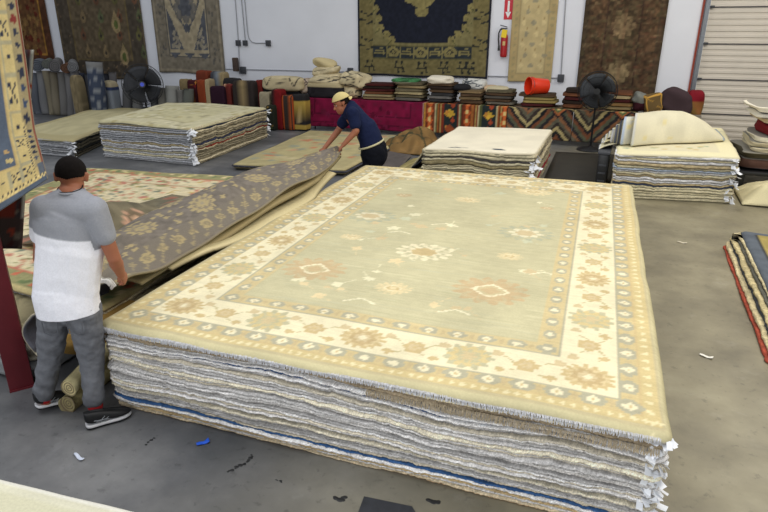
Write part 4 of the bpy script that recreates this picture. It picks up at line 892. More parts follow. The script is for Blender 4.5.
# striped kilim
c = Cv(xc-xb, 1.4, .015, S(150, 104, 56)); x = 0; rd = random.Random(6); W = c.w; seqk = [('o', .04), ('m', .22), ('s', .20), ('d', .32), ('s', .14), ('m', .20), ('s', .22), ('d', .32), ('s', .14), ('m', .1)]
tot = sum(q[1] for q in seqk); strp = [S(166, 142, 84), S(122, 50, 34), S(176, 166, 128), S(84, 88, 54), S(154, 94, 48), S(98, 40, 30)]
for k, wd in seqk:
    wd = wd/tot*W
    if k == 'd': c.rect(x, 0, x+wd, 2, S(38, 46, 46)); [ (c.dia(x+wd*(.3+.4*(i % 2)), .12+i*.17, .05, .07, [S(190, 130, 60), S(160, 70, 44)][i % 2]), c.dia(x+wd*.5, .1+i*.34, .13, .1, S(200, 160, 60) if i == 1 else S(150, 76, 44))) for i in range(6)]
    elif k == 'm': c.rect(x, 0, x+wd, 2, S(110, 54, 34)); [ (c.dia(x+wd/2, .08+i*.2, .085, .13, S(190, 96, 50)), c.dia(x+wd/2, .10+i*.2, .04, .07, S(212, 186, 120))) for i in range(8)]
    elif k == 's': [c.rect(x+wd*i/6, 0, x+wd*(i+1)/6, 2, strp[(i+int(x*9)) % 6]) for i in range(6)]
    else: c.rect(x, 0, x+wd, 2, S(180, 130, 60))
    x += wd
c.blotch(.1, .05, 3); drape('draped_kilim', xb+.01, xc, .12, c, S(110, 90, 60), 'vertically striped kilim in orange, green and charcoal draped over the middle table')
# zigzag kilim (two pieces)
def zig(w, seed, off):
    c = Cv(w, 1.4, .014, S(92, 88, 70)); cols = [S(170, 154, 108), S(36, 36, 38), S(116, 72, 50), S(86, 88, 70), S(46, 44, 46), S(134, 92, 64), S(96, 92, 76), S(58, 50, 46)]
    per = 1.25; t = (np.abs(((c.X+off) % per)-per/2)*1.15-c.Y+4)
    for i, col in enumerate(cols): m = ((t/.092).astype(int) % 8) == i; c.put(m, col)
    cx = per/2-off
    while cx < w+.5:
        if cx > -.3:
            for k, (rr_, col) in enumerate(((.2, S(40, 38, 40)), (.15, S(170, 100, 60)), (.10, S(90, 110, 70)), (.05, S(210, 190, 130)))): c.dia(cx+per/2, 1.28-.66+.3-.26, rr_*1.1, rr_, col)
        cx += per
    return c.blotch(.12, .05, seed)
drape('draped_kilim', xc+.01, xd, .12, zig(xd-xc, 4, .18), S(90, 80, 60), 'zigzag kilim with cream and black chevrons draped below the red bucket')
drape('draped_kilim', xd+.01, xe, .12, zig(xe-xd, 5, .18+(xd-xc)), S(90, 80, 60), 'zigzag kilim of muted greens draped behind the right-hand fan')
# dark low shelf under them is simply shade; crate by the right pile
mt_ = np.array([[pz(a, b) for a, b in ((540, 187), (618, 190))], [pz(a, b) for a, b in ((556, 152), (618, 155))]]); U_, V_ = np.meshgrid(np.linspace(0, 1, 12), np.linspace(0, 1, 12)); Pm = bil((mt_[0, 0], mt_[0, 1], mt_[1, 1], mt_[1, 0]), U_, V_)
tag(sheet('floor_tone', np.dstack([Pm, .009+0*U_]), .007, S(50, 48, 42), S(40, 40, 38), m=mat('floor_shade_dark', S(48, 46, 40), .55, noise=.2, scale=5)), 'dark sheet added as painted floor shade between the white-topped pile and the right-hand pile', 'shade sheet')  # flat dark sheet laid in as painted floor shade, no real mat
t = empty('storage_crate', (-.27, 9.9, 0), 'narrow black plastic crate standing against the left of the right-hand pile', 'crate')
b = MB(); b.box((-.28, 9.9, .28), (.16, .8, .54), bev=.03); b.build('crate_body', M_PLAS, t); b = MB(); b.box((-.28, 9.9, .57), (.18, .84, .04), bev=.012); b.build('lid', M_DARK, t)
for z in (.15, .27, .39): MB().box((-.28, 9.49, z), (.11, .012, .03), bev=.004).build('rib', M_DARK, t)
# ---- flat folded piles on the table
def pile(x0, x1, y_top, cols, where, seed, yoff=.12, dy=.6, n=None, top=None, h=None, cat='folded rug'):
    X0, X1 = tx(x0, 95), tx(x1, 95); ztop = float(py((x0+x1)/2, y_top, YT+yoff)[2]); base = TZ+.03; n = n or len(cols); hh = (ztop-base)/n; r = np.random.default_rng(seed)
    for i in range(n):
        k, col, *rest = cols[i % len(cols)]; dx = r.uniform(-.04, .04); w = (X1-X0)*r.uniform(.88, 1.04)
        pat = Cv(1, .3, .02, col).blotch(.18, .06, seed*10+i); pat.rect(0, .1, 1, .16, np.clip(col*1.25, 0, 1)); pat.rect(0, .22, 1, .3, col*.75)
        o = rbox('folded_rug', ((X0+X1)/2+dx, YT+yoff+dy/2, base+i*hh), (w, dy*r.uniform(.92, 1.03), hh*.97), pat, rz=r.uniform(-.04, .04), e=.28, seed=seed*10+i, noise=.03, nu=48, nv=16)
        tag(o, f'{k} folded rug in {where}', cat)
        o['group'] = f'folded rugs in {where}'
        if 0 < i < n-1: pass
        elif i == n-1: o['label'] = f'{k} folded rug on top of {where}'
        else: o['label'] = f'{k} folded rug at the bottom of {where}'
BR_ = ('brown', S(92, 72, 54)); DB = ('dark brown', S(56, 44, 38)); TA = ('tan', S(150, 132, 96)); MA = ('maroon', S(84, 38, 38)); GR = ('olive grey', S(112, 104, 82)); CG = ('charcoal', S(60, 60, 62)); RS = ('rust', S(120, 76, 52)); BE_ = ('beige', S(170, 156, 118))
pile(359, 391, 83.5, [TA, BE_, RS, MA, DB, MA], 'the pile at the magenta table right end', 1)
pile(392, 421, 82, [('grey', S(120, 116, 108)), GR, BE_, GR, TA, GR], 'the pile with a green edged cloth on it', 2)
pile(426, 452, 83, [CG, ('grey', S(120, 118, 116)), CG, BR_, DB, BR_], 'the pile under the crumpled white cloth', 3)
pile(456, 480, 90, [BR_, ('speckled', S(130, 110, 80)), BR_, ('speckled', S(140, 118, 86))], 'the pile topped by black and white cloth', 4)
pile(484, 512, 90, [('grey', S(118, 112, 100)), BR_, ('slate', S(92, 88, 82)), BR_, GR], 'the pile just left of the red bucket', 5)
pile(519, 555, 94, [MA, ('yellow', S(170, 150, 92)), ('yellow', S(176, 156, 100)), BR_], 'the pile carrying the red bucket', 6)
pile(562, 582, 89, [RS, DB, MA, RS, DB], 'the dark pile left of the right fan', 7)
pile(607, 634, 92, [TA, ('striped', S(140, 110, 70)), MA, ('cream', S(190, 170, 130)), RS], 'the pile right of the right fan', 8)
def soft(px0, px1, py0, py1, col, label, Y=YT+.35, dy=.5, e=.6, seed=0, noise=.08, name='folded_cloth', cat='folded cloth', rz=0, group=None, tilt=0.0):
    a = py(px0, py1, Y); b = py(px1, py1, Y); tp_ = py((px0+px1)/2, py0, Y)
    o = rbox(name, ((a[0]+b[0])/2, Y, a[2]), (b[0]-a[0], dy, tp_[2]-a[2]), col, seed=seed, e=e, noise=noise, rz=rz, tilt=tilt); return tag(o, label, cat, group)
c = Cv(1, .4, .02, S(60, 110, 70)).blotch(.4, .05, 1); c.rect(0, 0, 1, .15, S(190, 190, 170))
soft(393, 420, 78, 83, c, 'green and white patterned cloth on top of the olive pile', seed=3, e=.7)
soft(428, 453, 75.5, 84, S(222, 214, 196), 'crumpled white cloth on the brown pile over the striped kilim', seed=4, noise=.1)
soft(455, 471, 84, 91, S(34, 34, 38), 'black cloth bunched on the speckled pile over the striped kilim', seed=5)
c = Cv(1, .4, .02, S(200, 200, 196)); rd = random.Random(8)
for _ in range(16): c.line([(rd.random(), rd.random()*.4), (rd.random(), rd.random()*.4)], .025, S(80, 84, 90))
soft(464, 486, 79, 90, c, 'white cloth with dark lines behind the speckled pile', seed=6, Y=YT+.6, noise=.1); soft(484, 496, 85, 91, S(196, 170, 140), 'pinkish beige cloth tucked behind the pile left of the red bucket', seed=7, Y=YT+.7); soft(487, 509, 86, 92, S(190, 180, 150), 'pale cream cloth on the pile just left of the red bucket', seed=11, Y=YT+.5)
# black and cream blankets at the left end of the magenta table
def zeb(seed, bg=S(196, 182, 148), dk=S(44, 42, 46), n=7, sl=.3):
    c = Cv(1, .7, .015, bg); r_ = random.Random(seed)
    for i in range(n): x = r_.uniform(-.1, 1); y = r_.uniform(0, .7); c.line([(x, y), (x+.28, y+sl*.35), (x+.5, y+.02)], r_.uniform(.02, .05), dk)
    return c.blotch(.1, .08, seed)
c = Cv(1, .5, .02, S(38, 36, 40)).blotch(.3, .07, 1); c.rect(0, .36, 1, .5, S(176, 162, 128))
soft(311, 347, 81, 97, c, 'black and cream blanket folded wide at the base of the blanket heap', seed=21, dy=.6, e=.35, noise=.03, name='folded_blanket', cat='blanket')
soft(313, 345, 72, 84, zeb(2, n=6), 'cream blanket with dark fringe in the middle of the blanket heap', seed=22, dy=.55, e=.7, noise=.1, name='folded_blanket', cat='blanket')
soft(314, 341, 65, 75, zeb(4, n=6, sl=.1), 'cream cushion with a black stripe near the top of the blanket heap', seed=23, dy=.5, e=.8, tilt=.12, noise=.12, name='cushion', cat='cushion')
soft(313, 336, 57.5, 68, S(200, 184, 142), 'plain cream cushion crowning the blanket heap', seed=24, dy=.45, e=.85, tilt=-.12, noise=.12, name='cushion', cat='cushion')
soft(341, 368, 72, 88, zeb(7, n=9), 'cream blanket with black slanting stripes slumped beside the blanket heap', seed=25, dy=.5, name='folded_blanket', cat='blanket', tilt=-.12)
soft(345, 361, 84, 97, zeb(9, n=7), 'striped cream blanket end under the slumped one', seed=26, dy=.4, name='folded_blanket', cat='blanket')
soft(302, 315, 78, 93, zeb(12, bg=S(178, 160, 142), n=5), 'dusty rose and grey blanket at the far left end of the magenta table', seed=27, dy=.5, name='folded_blanket', cat='blanket')
# right end: cushions, red bags
c = Cv(1, .8, .02, S(104, 84, 52)); c.frame(.04, .10, S(190, 146, 70)); c.line([(.1, .7), (.9, .1)], .03, S(170, 130, 60))
soft(645, 663, 93, 112, c, 'brown cushion with an ochre frame at the right end of the tables', Y=YT+.1, seed=31, dy=.25, e=.5, name='cushion', cat='cushion', rz=.3, tilt=.25)
soft(652, 686, 88, 113, S(66, 52, 56), 'dark plum draped cushion right of the ochre framed one', Y=YT+.35, seed=32, dy=.5, e=.5, noise=.10, name='cushion', cat='cushion', tilt=-.42)
c = Cv(1, .8, .02, S(120, 92, 48)); c.rect(0, .5, 1, .8, S(120, 24, 36)); c.poly([(.3, .5), (1, .5), (.8, .05)], S(134, 88, 50)); c.rect(0, 0, 1, .12, S(150, 140, 80))
soft(683, 701, 89, 117, c, 'round kilim pouf in maroon, rust and olive beside the door track', Y=YT+.5, seed=33, dy=.6, e=.55, name='pouf', cat='pouf')
soft(630, 648, 93, 104, S(120, 122, 116), 'grey folded rug draped down toward the cushions', Y=YT+.3, seed=34, dy=.5, e=.5, tilt=-.35, cat='folded rug', name='folded_rug'); soft(632, 652, 98, 110, S(60, 26, 34), 'dark wine cloth between the striped pile and the cushions', Y=YT+.3, seed=35)
table(xe+.1, tx(705), 'low dark table under the cushions by the roll-up door')
# red bucket lying on its side
bp = py(533, 95, YT+.3); t = empty('bucket', bp, 'red-orange plastic bucket lying on its side on the folded rugs', 'bucket'); m_b = mat('bucket_plastic', S(226, 58, 26), .35)
ax = Vector((-.80, -.60, .06)).normalized(); cen = Vector(tuple(bp))+Vector((.24, .02, .185)); Mx = Matrix.Translation(cen) @ ax.to_track_quat('Z', 'Y').to_matrix().to_4x4()
b = MB(); b.lathe([(0, -.01), (.148, -.01), (.155, 0), (.168, .34), (.182, .342), (.182, .355), (.170, .358), (.174, .41), (.183, .415), (.183, .425), (.168, .425), (.152, .008), (0, .006)], Mx @ Matrix.Translation((0, 0, -.02))); b.build('bucket_body', m_b, t)
b = MB(); b.tube([Mx @ Vector((.184*math.cos(a), .184*math.sin(a)*.95, .35+.02*math.sin(a))) for a in np.linspace(-.1, math.pi+.1, 20)], .004); b.build('bail_handle', M_STEEL, t)
# crumpled brown cloth on the floor
U, V = np.meshgrid(np.linspace(0, 1, 60), np.linspace(0, 1, 60)); X = -4.75+U*1.25; Y = 11.0+V*1.5; e_ = np.clip(np.minimum(np.minimum(U, 1-U), np.minimum(V, 1-V))*5, 0, 1)
Z = .03+e_*(.26*np.exp(-((U-.6)**2+(V-.55)**2)/.12)+.09*np.abs(np.sin(U*9+V*4+1.5*np.sin(V*6)))+.07*np.abs(np.sin(V*11-U*7)))
c = Cv(1, 1, .02, S(120, 94, 58)); c.blotch(.2, .08, 2); 
for i in range(8): c.line([(rd.random(), rd.random()), (rd.random(), rd.random())], .03, S(70, 66, 46))
tag(sheet('crumpled_rug', np.dstack([X, Y, Z]), .015, c, S(90, 76, 50)), 'crumpled brown flatweave rug heaped on the floor before the striped kilim', 'rug')
# ---- folded and standing kilims left of the magenta table
def std(px0, px1, ytop, ybot, img, label, Y, dy=.28, e=.22, seed=0, lean=(0, 0), z0=None, cat='folded rug', name='folded_kilim'):
    a = py(px0, ybot, Y); b_ = py(px1, ybot, Y); tp_ = py((px0+px1)/2, ytop, Y); zb = 0.0 if z0 is None else a[2]
    o = rbox(name, ((a[0]+b_[0])/2, Y, zb), (b_[0]-a[0], dy, tp_[2]-zb), img, e=e, seed=seed, noise=.02, lean=lean); return tag(o, label, cat)
def vs_(stops, h=1.0, n=0, spk=None, seed=1):
    stops = [(w_, np.clip(k_*.82+.02, 0, 1)) for w_, k_ in stops]; c = Cv(1, h, .02, stops[0][1]); x = 0
    for w_, col in stops: c.rect(x, 0, x+w_, h, col); x += w_
    r_ = random.Random(seed)
    for i in range(n): c.dia(r_.uniform(.05, .95), r_.uniform(0, h), .09, .05, r_.choice(spk))
    return c.blotch(.1, .08, seed)
TNk = S(160, 138, 100); DKB = S(60, 50, 44)
std(187, 195, 79, 125, vs_([(1, S(150, 130, 92))]), 'slim tan kilim standing folded, first from the left of the colourful row', 13.3, seed=1)
std(195, 204, 80, 125, vs_([(1, S(74, 26, 34))], 1, 14, [S(170, 110, 50), S(120, 30, 34)], 2), 'maroon kilim with gold specks standing beside the slim tan one', 13.25, seed=2)
std(204, 212, 80, 125, vs_([(1, S(154, 66, 36))]), 'plain rust-orange kilim standing folded beside the maroon one', 13.2, seed=3)
std(212, 216, 79, 125, vs_([(1, S(190, 170, 132))]), 'narrow cream kilim edge standing between rust and plum ones', 13.2, seed=4)
std(199, 211, 70.5, 82, vs_([(1, S(130, 58, 38))], 1, 8, [S(90, 40, 34), S(160, 90, 50)], 5), 'rust kilim standing behind and above the maroon and rust-orange kilims', 13.6, seed=5)
std(214, 228, 72, 88, vs_([(.4, S(76, 78, 86)), (.3, S(140, 150, 160)), (.3, S(170, 150, 110))]), 'grey, blue and tan kilim standing behind and above the plum one', 13.6, seed=6)
std(216, 230, 86, 125, vs_([(1, S(50, 24, 40))]), 'dark plum kilim standing folded in the colourful row', 13.2, seed=7)
std(229, 237, 84, 125, vs_([(1, S(120, 46, 40))], 1, 10, [S(190, 150, 120), S(60, 40, 44)], 8), 'red kilim with pale specks standing left of the brown striped one', 13.3, seed=8)
std(238, 259, 80.5, 125, vs_([(.32, S(58, 50, 46)), (.30, S(176, 152, 108)), (.38, S(54, 46, 44))]), 'dark brown kilim with one wide tan stripe, standing behind the tall left pile', 13.2, seed=9)
std(259, 266, 80, 100, vs_([(1, S(128, 42, 36))]), 'small red bundle just right of the brown striped kilim', 13.4, seed=10)
std(225, 241, 78, 90, S(44, 42, 44), 'black kilim standing behind, between the plum and the brown striped kilims', 13.6, seed=11)
cz = Cv(1, .35, .015, S(188, 174, 140)); [cz.line([(x, .32), (x+.1, .12), (x+.2, .32)], .018, S(60, 56, 52)) for x in (.05, .45, .72)]; cz.blotch(.08, .1, 3)
std(265, 305, 76, 90, cz, 'cream kilim roll with dark chevrons lying across the standing ones', 13.35, dy=.4, e=.5, seed=12, z0=1, name='rolled_kilim', cat='rolled rug')
std(266, 301, 86.5, 94, S(34, 32, 34), 'black bundle squeezed under the cream chevron roll', 13.4, seed=18, z0=1)
std(264, 274, 92, 128, vs_([(1, S(176, 164, 136))]), 'plain cream kilim standing left of the green and black one', 12.95, seed=13)
std(270, 278, 105, 132, vs_([(1, S(40, 44, 34))], 1, 8, [S(80, 100, 50), S(150, 120, 60)], 4), 'green and black kilim standing low beside the red one', 12.75, seed=14)
ck = vs_([(.3, S(58, 30, 30)), (.12, S(190, 170, 140)), (.58, S(134, 24, 28))], 1.3, 0, None, 6); [ck.dia(.36, i*.1+.05, .08, .035, S(60, 30, 30)) for i in range(13)]
std(276, 286, 89, 132, ck, 'crimson kilim with a toothed cream stripe standing in the colourful row', 12.9, seed=15)
std(286, 297, 95, 132, vs_([(.18, S(190, 84, 34)), (.1, DKB), (.15, S(186, 88, 40)), (.25, DKB), (.14, S(190, 90, 40)), (.1, DKB), (.08, S(180, 80, 36))]), 'brown kilim with vertical orange stripes left of the black and yellow one', 12.9, seed=16)
ck = Cv(1, 1, .02, S(42, 40, 42)); [ck.rect(0, y, 1, y+.1, S(172, 144, 70)) for y in (.05, .72)]; ck.rect(.3, .22, .75, .62, S(170, 150, 110)); ck.rect(.42, .3, .62, .52, S(60, 56, 50))
std(296, 309, 94, 131, ck, 'black and yellow kilim standing against the magenta rug', 12.95, seed=17)
# ---- rolled rugs standing along the back wall at the left
def srl(x, w, ytop, col, label, Y=12.8, lean=0.0, seed=0, group=None):
    p = py(x, ytop, Y); r_ = w/2/F*17.5*1.1; roll('rolled_rug', (p[0]+lean, Y, 0), (p[0], Y+.1, p[2]), r_, col, seed, label=label, group=group)
sp_ = 'grey-toned rolled rug standing left of the fan, in the row behind the low pile'
srl(31, 8, 73, S(96, 100, 108), 'slate grey rolled rug standing by the red edge of the hanging rug', seed=1)
srl(38, 8, 71, S(120, 120, 122), 'grey rolled rug standing second from the hanging rug edge', seed=2)
srl(44.5, 7, 71, S(128, 120, 102), 'olive-tan rolled rug standing third from the hanging rug edge', seed=3)
srl(51, 7, 72, S(122, 114, 98), 'brownish rolled rug standing fourth from the hanging rug edge', seed=4)
srl(58, 7.5, 72, S(112, 110, 108), 'rolled rug in mid grey standing fifth from the hanging rug edge', seed=5)
srl(65, 8, 71, S(116, 114, 114), 'rolled rug in warm grey standing sixth from the hanging rug edge', seed=6)
srl(72, 8, 71, S(128, 126, 128), 'light grey rolled rug standing beside the dark navy one', lean=-.02, seed=7)
srl(78.5, 5, 73, S(44, 46, 56), 'narrow dark navy roll squeezed between grey and tan rolls', seed=8)
cf = plain(S(132, 118, 90), 1, 1, .15, .1, 3); std(79, 88, 75, 118, cf, 'tan rug loosely folded upright next to the navy patterned roll', 12.55, dy=.3, e=.5, seed=40, cat='folded rug', name='folded_rug')
cn = Cv(.9, 1.5, .02, S(62, 70, 88)); r_ = random.Random(3); [cn.dia(i % 4*.24+.1+(.12 if (i//4) % 2 else 0), .1+(i//4)*.17, .075, .06, S(128, 132, 138)) for i in range(32)]; cn.rect(0, 1.3, 1, 1.5, S(120, 120, 120))
p = py(93, 62, 12.2); roll('rolled_rug', (p[0]-.05, 12.15, 0), (p[0], 12.25, p[2]), .20, cn, 9, label='tall navy rolled rug with pale diamond motifs'); 
srl(85, 6, 74, S(70, 72, 78), 'dusky roll hidden between the folded tan rug and the navy patterned roll', seed=21); srl(99, 7, 76, S(84, 84, 88), 'dusky grey roll immediately right of the navy patterned one', Y=13.1, seed=22)
srl(104, 6, 74, S(52, 54, 62), 'dark charcoal rolled rug right of the navy patterned one', seed=10); srl(109, 6, 72, S(92, 90, 92), 'dim grey rolled rug second right of the navy patterned one', seed=11)
ck = Cv(1, 1.3, .02, S(126, 132, 142)); ck.rect(0, 1.02, 1, 1.12, S(50, 60, 92)); ck.rect(0, 1.12, 1, 1.3, S(160, 148, 122)); ck.rect(0, 0, 1, .12, S(100, 110, 130))
std(110, 120, 81, 118, ck, 'pale blue-grey rug bundle with a navy band left of the fan', 12.6, dy=.35, e=.4, seed=41, name='folded_rug')
srl(124, 8, 84, S(96, 96, 98), 'short grey rolled rug directly behind the fan', seed=12); srl(134, 8, 88, S(104, 104, 104), 'short grey roll seen through the fan cage', seed=13); srl(152, 7, 90, S(90, 92, 94), 'short dark roll seen through the right of the fan cage', seed=14)
srl(160, 8, 88, S(118, 116, 110), 'low beige-grey roll right beside the fan', seed=15)
srl(169, 11, 86, S(136, 136, 132), 'thick pale grey roll right of the fan', seed=16); srl(178, 7, 90, S(110, 108, 104), 'grey roll beneath the beige wall rug with triangles', seed=17); srl(185, 8, 89, S(88, 90, 84), 'dark green-grey roll beside the slim tan kilim', seed=18)
def lyr(x0, x1, y, Y, r_, col, label, seed): a = py(x0, y, Y); b_ = py(x1, y, Y+.9); roll('rolled_rug', tuple(a), (b_[0], Y+.9, a[2]), r_, col, seed, label=label)
for (x, y, rr_, col, lab, s_) in ((38, 66, .16, S(104, 108, 116), 'grey roll lying on top of the standing rolls, leftmost round end', 31), (56, 66, .15, S(110, 108, 108), 'grey roll lying on the standing rolls with a dark round end', 32), (67, 69, .12, S(112, 80, 60), 'small brown roll lying on the standing rolls', 33), (73, 67, .13, S(124, 124, 126), 'light grey roll lying on the standing rolls beside the brown one', 34), (47, 64.5, .12, S(110, 112, 106), 'olive-grey roll lying farther back between the two round ends', 35)):
    a = py(x, y, 12.75); roll('rolled_rug', (a[0], 12.72, a[2]), (a[0]-1.25, 13.9, a[2]), rr_, col, s_, label=lab, core=S(28, 30, 36))
# ---- pedestal fans
def fan(hub, d, R, base_xy, label, tiltz=0.0, hubcol=None, bm_=None):
    hub = Vector(tuple(hub)); d = Vector(d).normalized(); q = d.to_track_quat('Z', 'Y').to_matrix(); bx, by = base_xy
    t = empty('pedestal_fan', (bx, by, 0), label, 'fan')
    b = MB(); b.lathe([(0, 0), (.26, 0), (.27, .015), (.25, .035), (.06, .07), (.03, .09), (0, .09)], Matrix.Translation((bx, by, 0))); b.build('base', M_PLAS, t)
    b = MB(); b.cyl((bx, by, .05), (bx, by, hub.z-.12), .019); b.cyl((bx, by, .45), (bx, by, .52), .028); b.build('pole', M_BLACK, t)
    mo = MB(); bk_ = hub-d*.22; mo.cyl(bk_, hub-d*.05, .075, .085); mo.box((bx, by, hub.z-.12), (.07, .07, .16), bev=.01); mo.cyl((bx, by, hub.z-.06), bk_+d*.08, .03); mo.build('motor', M_PLAS, t)
    fr_ = MB(); fr_.torus(hub, R, .008, q); fr_.torus(hub+d*.06, R*.72, .004, q); fr_.torus(hub+d*.07, R*.4, .004, q); fr_.torus(hub-d*.07, R*.72, .004, q)
    n = 84
    for i in range(n):
        a = 2*math.pi*i/n; e1 = q @ Vector((math.cos(a), math.sin(a), 0)); pts = [hub+d*.075+e1*R*.15, hub+d*.07+e1*R*.55, hub+d*.045+e1*R*.85, hub+e1*R, hub-d*.05+e1*R*.85, hub-d*.08+e1*R*.5]
        fr_.tube(pts, .0045, 3)
    fr_.build('cage', M_BLACK, t)
    MB().cyl(hub+d*.07, hub+d*.085, R*.16, n=24).build('hub_cap', M_PLAS, t)
    if hubcol is not None: o = MB().cyl(hub+d*.085, hub+d*.09, R*.10, n=20).build('logo_disc', hubcol, t); o['label'] = 'blue round badge'
    for k in range(5):
        a0 = k*2*math.pi/5+.5; V = []; na, nr = 9, 7
        for i in range(nr):
            for j in range(na):
                rr_ = R*(.14+.76*i/(nr-1)); a = a0+(j/(na-1)-.5)*1.22*(1-.06*i/(nr-1)); V.append(hub+(q @ Vector((math.cos(a)*rr_, math.sin(a)*rr_, -.02+.06*(j/(na-1)-.5)))))
        o_ = len(V); V += [v+d*.004 for v in V]; Fq = []
        for i in range(nr-1):
            for j in range(na-1): a = i*na+j; Fq += [(a, a+1, a+na+1, a+na), (a+o_, a+na+o_, a+na+1+o_, a+1+o_)]
        lp = list(range(na))+[i*na+na-1 for i in range(1, nr)]+[(nr-1)*na+j for j in range(na-2, -1, -1)]+[i*na for i in range(nr-2, 0, -1)]
        Fq += [(a, b_, b_+o_, a+o_) for a, b_ in zip(lp, lp[1:]+lp[:1])]
        link('blade', fixn(mkmesh('blade', np.array([tuple(v) for v in V]), Fq)), bm_ or M_FANB, t)
    return t
M_FANB = mat('fan_blade', S(84, 88, 94), .5, .1); M_BLUE = mat('badge_blue', S(60, 80, 210), .4)
h = py(142.5, 84.5, 12.3); fan(h, (.60, -.80, .08), .50, (float(h[0])-.12, 12.45), 'black pedestal fan with a blue hub badge standing behind the left rear pile', hubcol=M_BLUE, bm_=M_DARK)
h = py(597.5, 91, 12.75); fan(h, (-.02, -1, -.04), .37, (float(pz(590, 150)[0]), 12.9), 'black pedestal fan standing in front of the zigzag kilim')
# ---- flat rugs on the floor in the middle
c = Cv(2.2, 3.8, .03, S(176, 164, 122)); rd = random.Random(21); c.frame(.05, .35, S(168, 156, 116)); c.frame(.35, .38, S(150, 140, 110))
for _ in range(70): c.flower(rd.uniform(.2, 2), rd.uniform(.2, 3.6), rd.uniform(.06, .13), 5, rd.choice([S(186, 150, 116), S(150, 150, 126), S(190, 176, 136), S(186, 130, 96)]), .5)
qb = ((-6.35, 8.62), (-4.3, 8.9), (-4.45, 12.65), (-6.95, 12.5))
for i, (col, lab) in enumerate(((S(110, 104, 84), 'olive-grey rug at the bottom of the thin flat stack on the floor'), (S(186, 172, 130), 'sand coloured rug edge second in the thin flat stack on the floor'), (S(70, 70, 76), 'dark-edged rug third in the thin flat stack on the floor'))):
    stack(qb, .028, [dict(edge=col, back=col*.7, label=lab)], dens=(16, 6, 3, 10), seed=91+i, z0=.028*i, jit=.06)
tag(topsheet('rug', qb, .112, .02, c.blotch(.05, .1, 2), S(150, 140, 110), res=.06, drop=.02, wave=.008, seed=23), 'beige floral rug lying flat on the floor behind the man in navy', 'rug')
cg = plain(S(88, 82, 80), 1, 2, .10, .12, 4); cg.frame(0, .04, S(110, 104, 98))
tag(topsheet('rug', ((-4.35, 9.2), (-3.55, 9.3), (-3.95, 11.6), (-4.45, 11.6)), .03, .02, cg, S(60, 56, 56), res=.05, drop=.01, wave=.012, seed=24), 'dark grey-brown rug flat on the floor right of the man in navy', 'rug')
# ---- folded cream rugs piled at the right edge by the door
qk = ((1.66, 10.4), (3.3, 10.6), (3.4, 12.0), (1.7, 11.8)); 
t = empty('pallet', (2.5, 11.1, 0), 'dark pallet on the floor below the folded cream rugs at the right edge', 'pallet')
MB().box((2.5, 11.15, .25), (1.75, 1.5, .06), bev=.01).build('deck', M_PLAS, t)
for x in (1.72, 2.5, 3.28): MB().box((x, 11.15, .11), (.1, 1.4, .22)).build('foot', M_PLAS, t)
zc = .30
for i, (col, hh, lab, dx) in enumerate(((S(96, 70, 60), .16, 'dark red-brown rug at the bottom of the folded cream pile, right edge', -.12), (S(86, 80, 62), .10, 'dark olive rug low in the folded pile at the right edge', -.08), (S(206, 196, 168), .08, 'cream folded rug third under the deep red one at the right edge', .05), (S(196, 184, 152), .08, 'beige folded rug second under the deep red one at the right edge', .02), (S(210, 202, 178), .08, 'cream folded rug just under the deep red one at the right edge', .07), (S(120, 28, 36), .20, 'deep red folded rug between cream ones at the right edge', .16), (S(198, 180, 150), .08, 'pale beige fold just above the deep red rug at the right edge', .1), (S(206, 200, 184), .08, 'off-white folded rug second from the top at the right edge', .04), (S(218, 211, 194), .09, 'off-white rug folded over the top of the pile at the right edge', -.02))):
    c = Cv(1, .3, .01, col).blotch(.12, .06, i); c.rect(0, 0, 1, .03, S(80, 82, 90)); c.rect(0, .27, 1, .3, S(150, 146, 136))
    tag(rbox('folded_rug', (2.62+dx, 11.1, zc), (1.72, 1.25, hh*1.03), c, e=.2, seed=70+i, noise=.05), lab, 'folded rug'); zc += hh*.98
# ---- cream cloth on the floor right of the right pile
U, V = np.meshgrid(np.linspace(0, 1, 50), np.linspace(0, 1, 40)); X = 1.62+U*1.6; Y = 9.35+V*1.0; e_ = np.clip(np.minimum(np.minimum(U, 1-U), np.minimum(V, 1-V))*6, 0, 1)
Z = .025+e_*(.10+.10*np.abs(np.sin(U*7+V*3))+.06*np.sin(V*9-U*5)**2); tag(sheet('crumpled_rug', np.dstack([X, Y, Z]), .014, plain(S(206, 196, 158), 1, 1, .06, .1, 5), S(180, 170, 130)), 'crumpled cream rug on the floor beside the right-hand pile', 'rug')
# ================================================================== PEOPLE
def vv3(p): return np.array(p, float)
def piece(bm, p0, r0, p1, r1, side=None, fl=1.0, n=20):
    """tapered capsule; fl squashes the section across 'side' x axis (depth direction)"""
    p0 = vv3(p0); p1 = vv3(p1); ax = p1-p0; L = np.linalg.norm(ax); ax = ax/L if L > 1e-6 else np.array([0, 0, 1.0])
    if side is None: s = np.cross(ax, [0.3, .2, 1]); 
    else: s = vv3(side)-ax*(vv3(side) @ ax)
    s = s/np.linalg.norm(s); b = np.cross(ax, s); rings = []
    prof = [(-math.sin(a)*r0, math.cos(a)*r0) for a in np.linspace(math.pi/2*.92, 0, 5)]+[(L+math.sin(a)*r1, math.cos(a)*r1) for a in np.linspace(0, math.pi/2*.92, 5)]
    fmin = min(fl, 1)
    for d, r in prof:
        dd = d if 0 <= d <= L else (d*fmin if d < 0 else L+(d-L)*fmin)
        c = p0+ax*dd; rings.append([bm.verts.new(tuple(c+s*math.cos(t)*r+b*math.sin(t)*r*fl)) for t in np.arange(n)/n*2*math.pi])
    for A, B in zip(rings, rings[1:]):
        for k in range(n): bm.faces.new((A[k], A[(k+1) % n], B[(k+1) % n], B[k]))
    bm.faces.new(rings[0][::-1]); bm.faces.new(rings[-1])
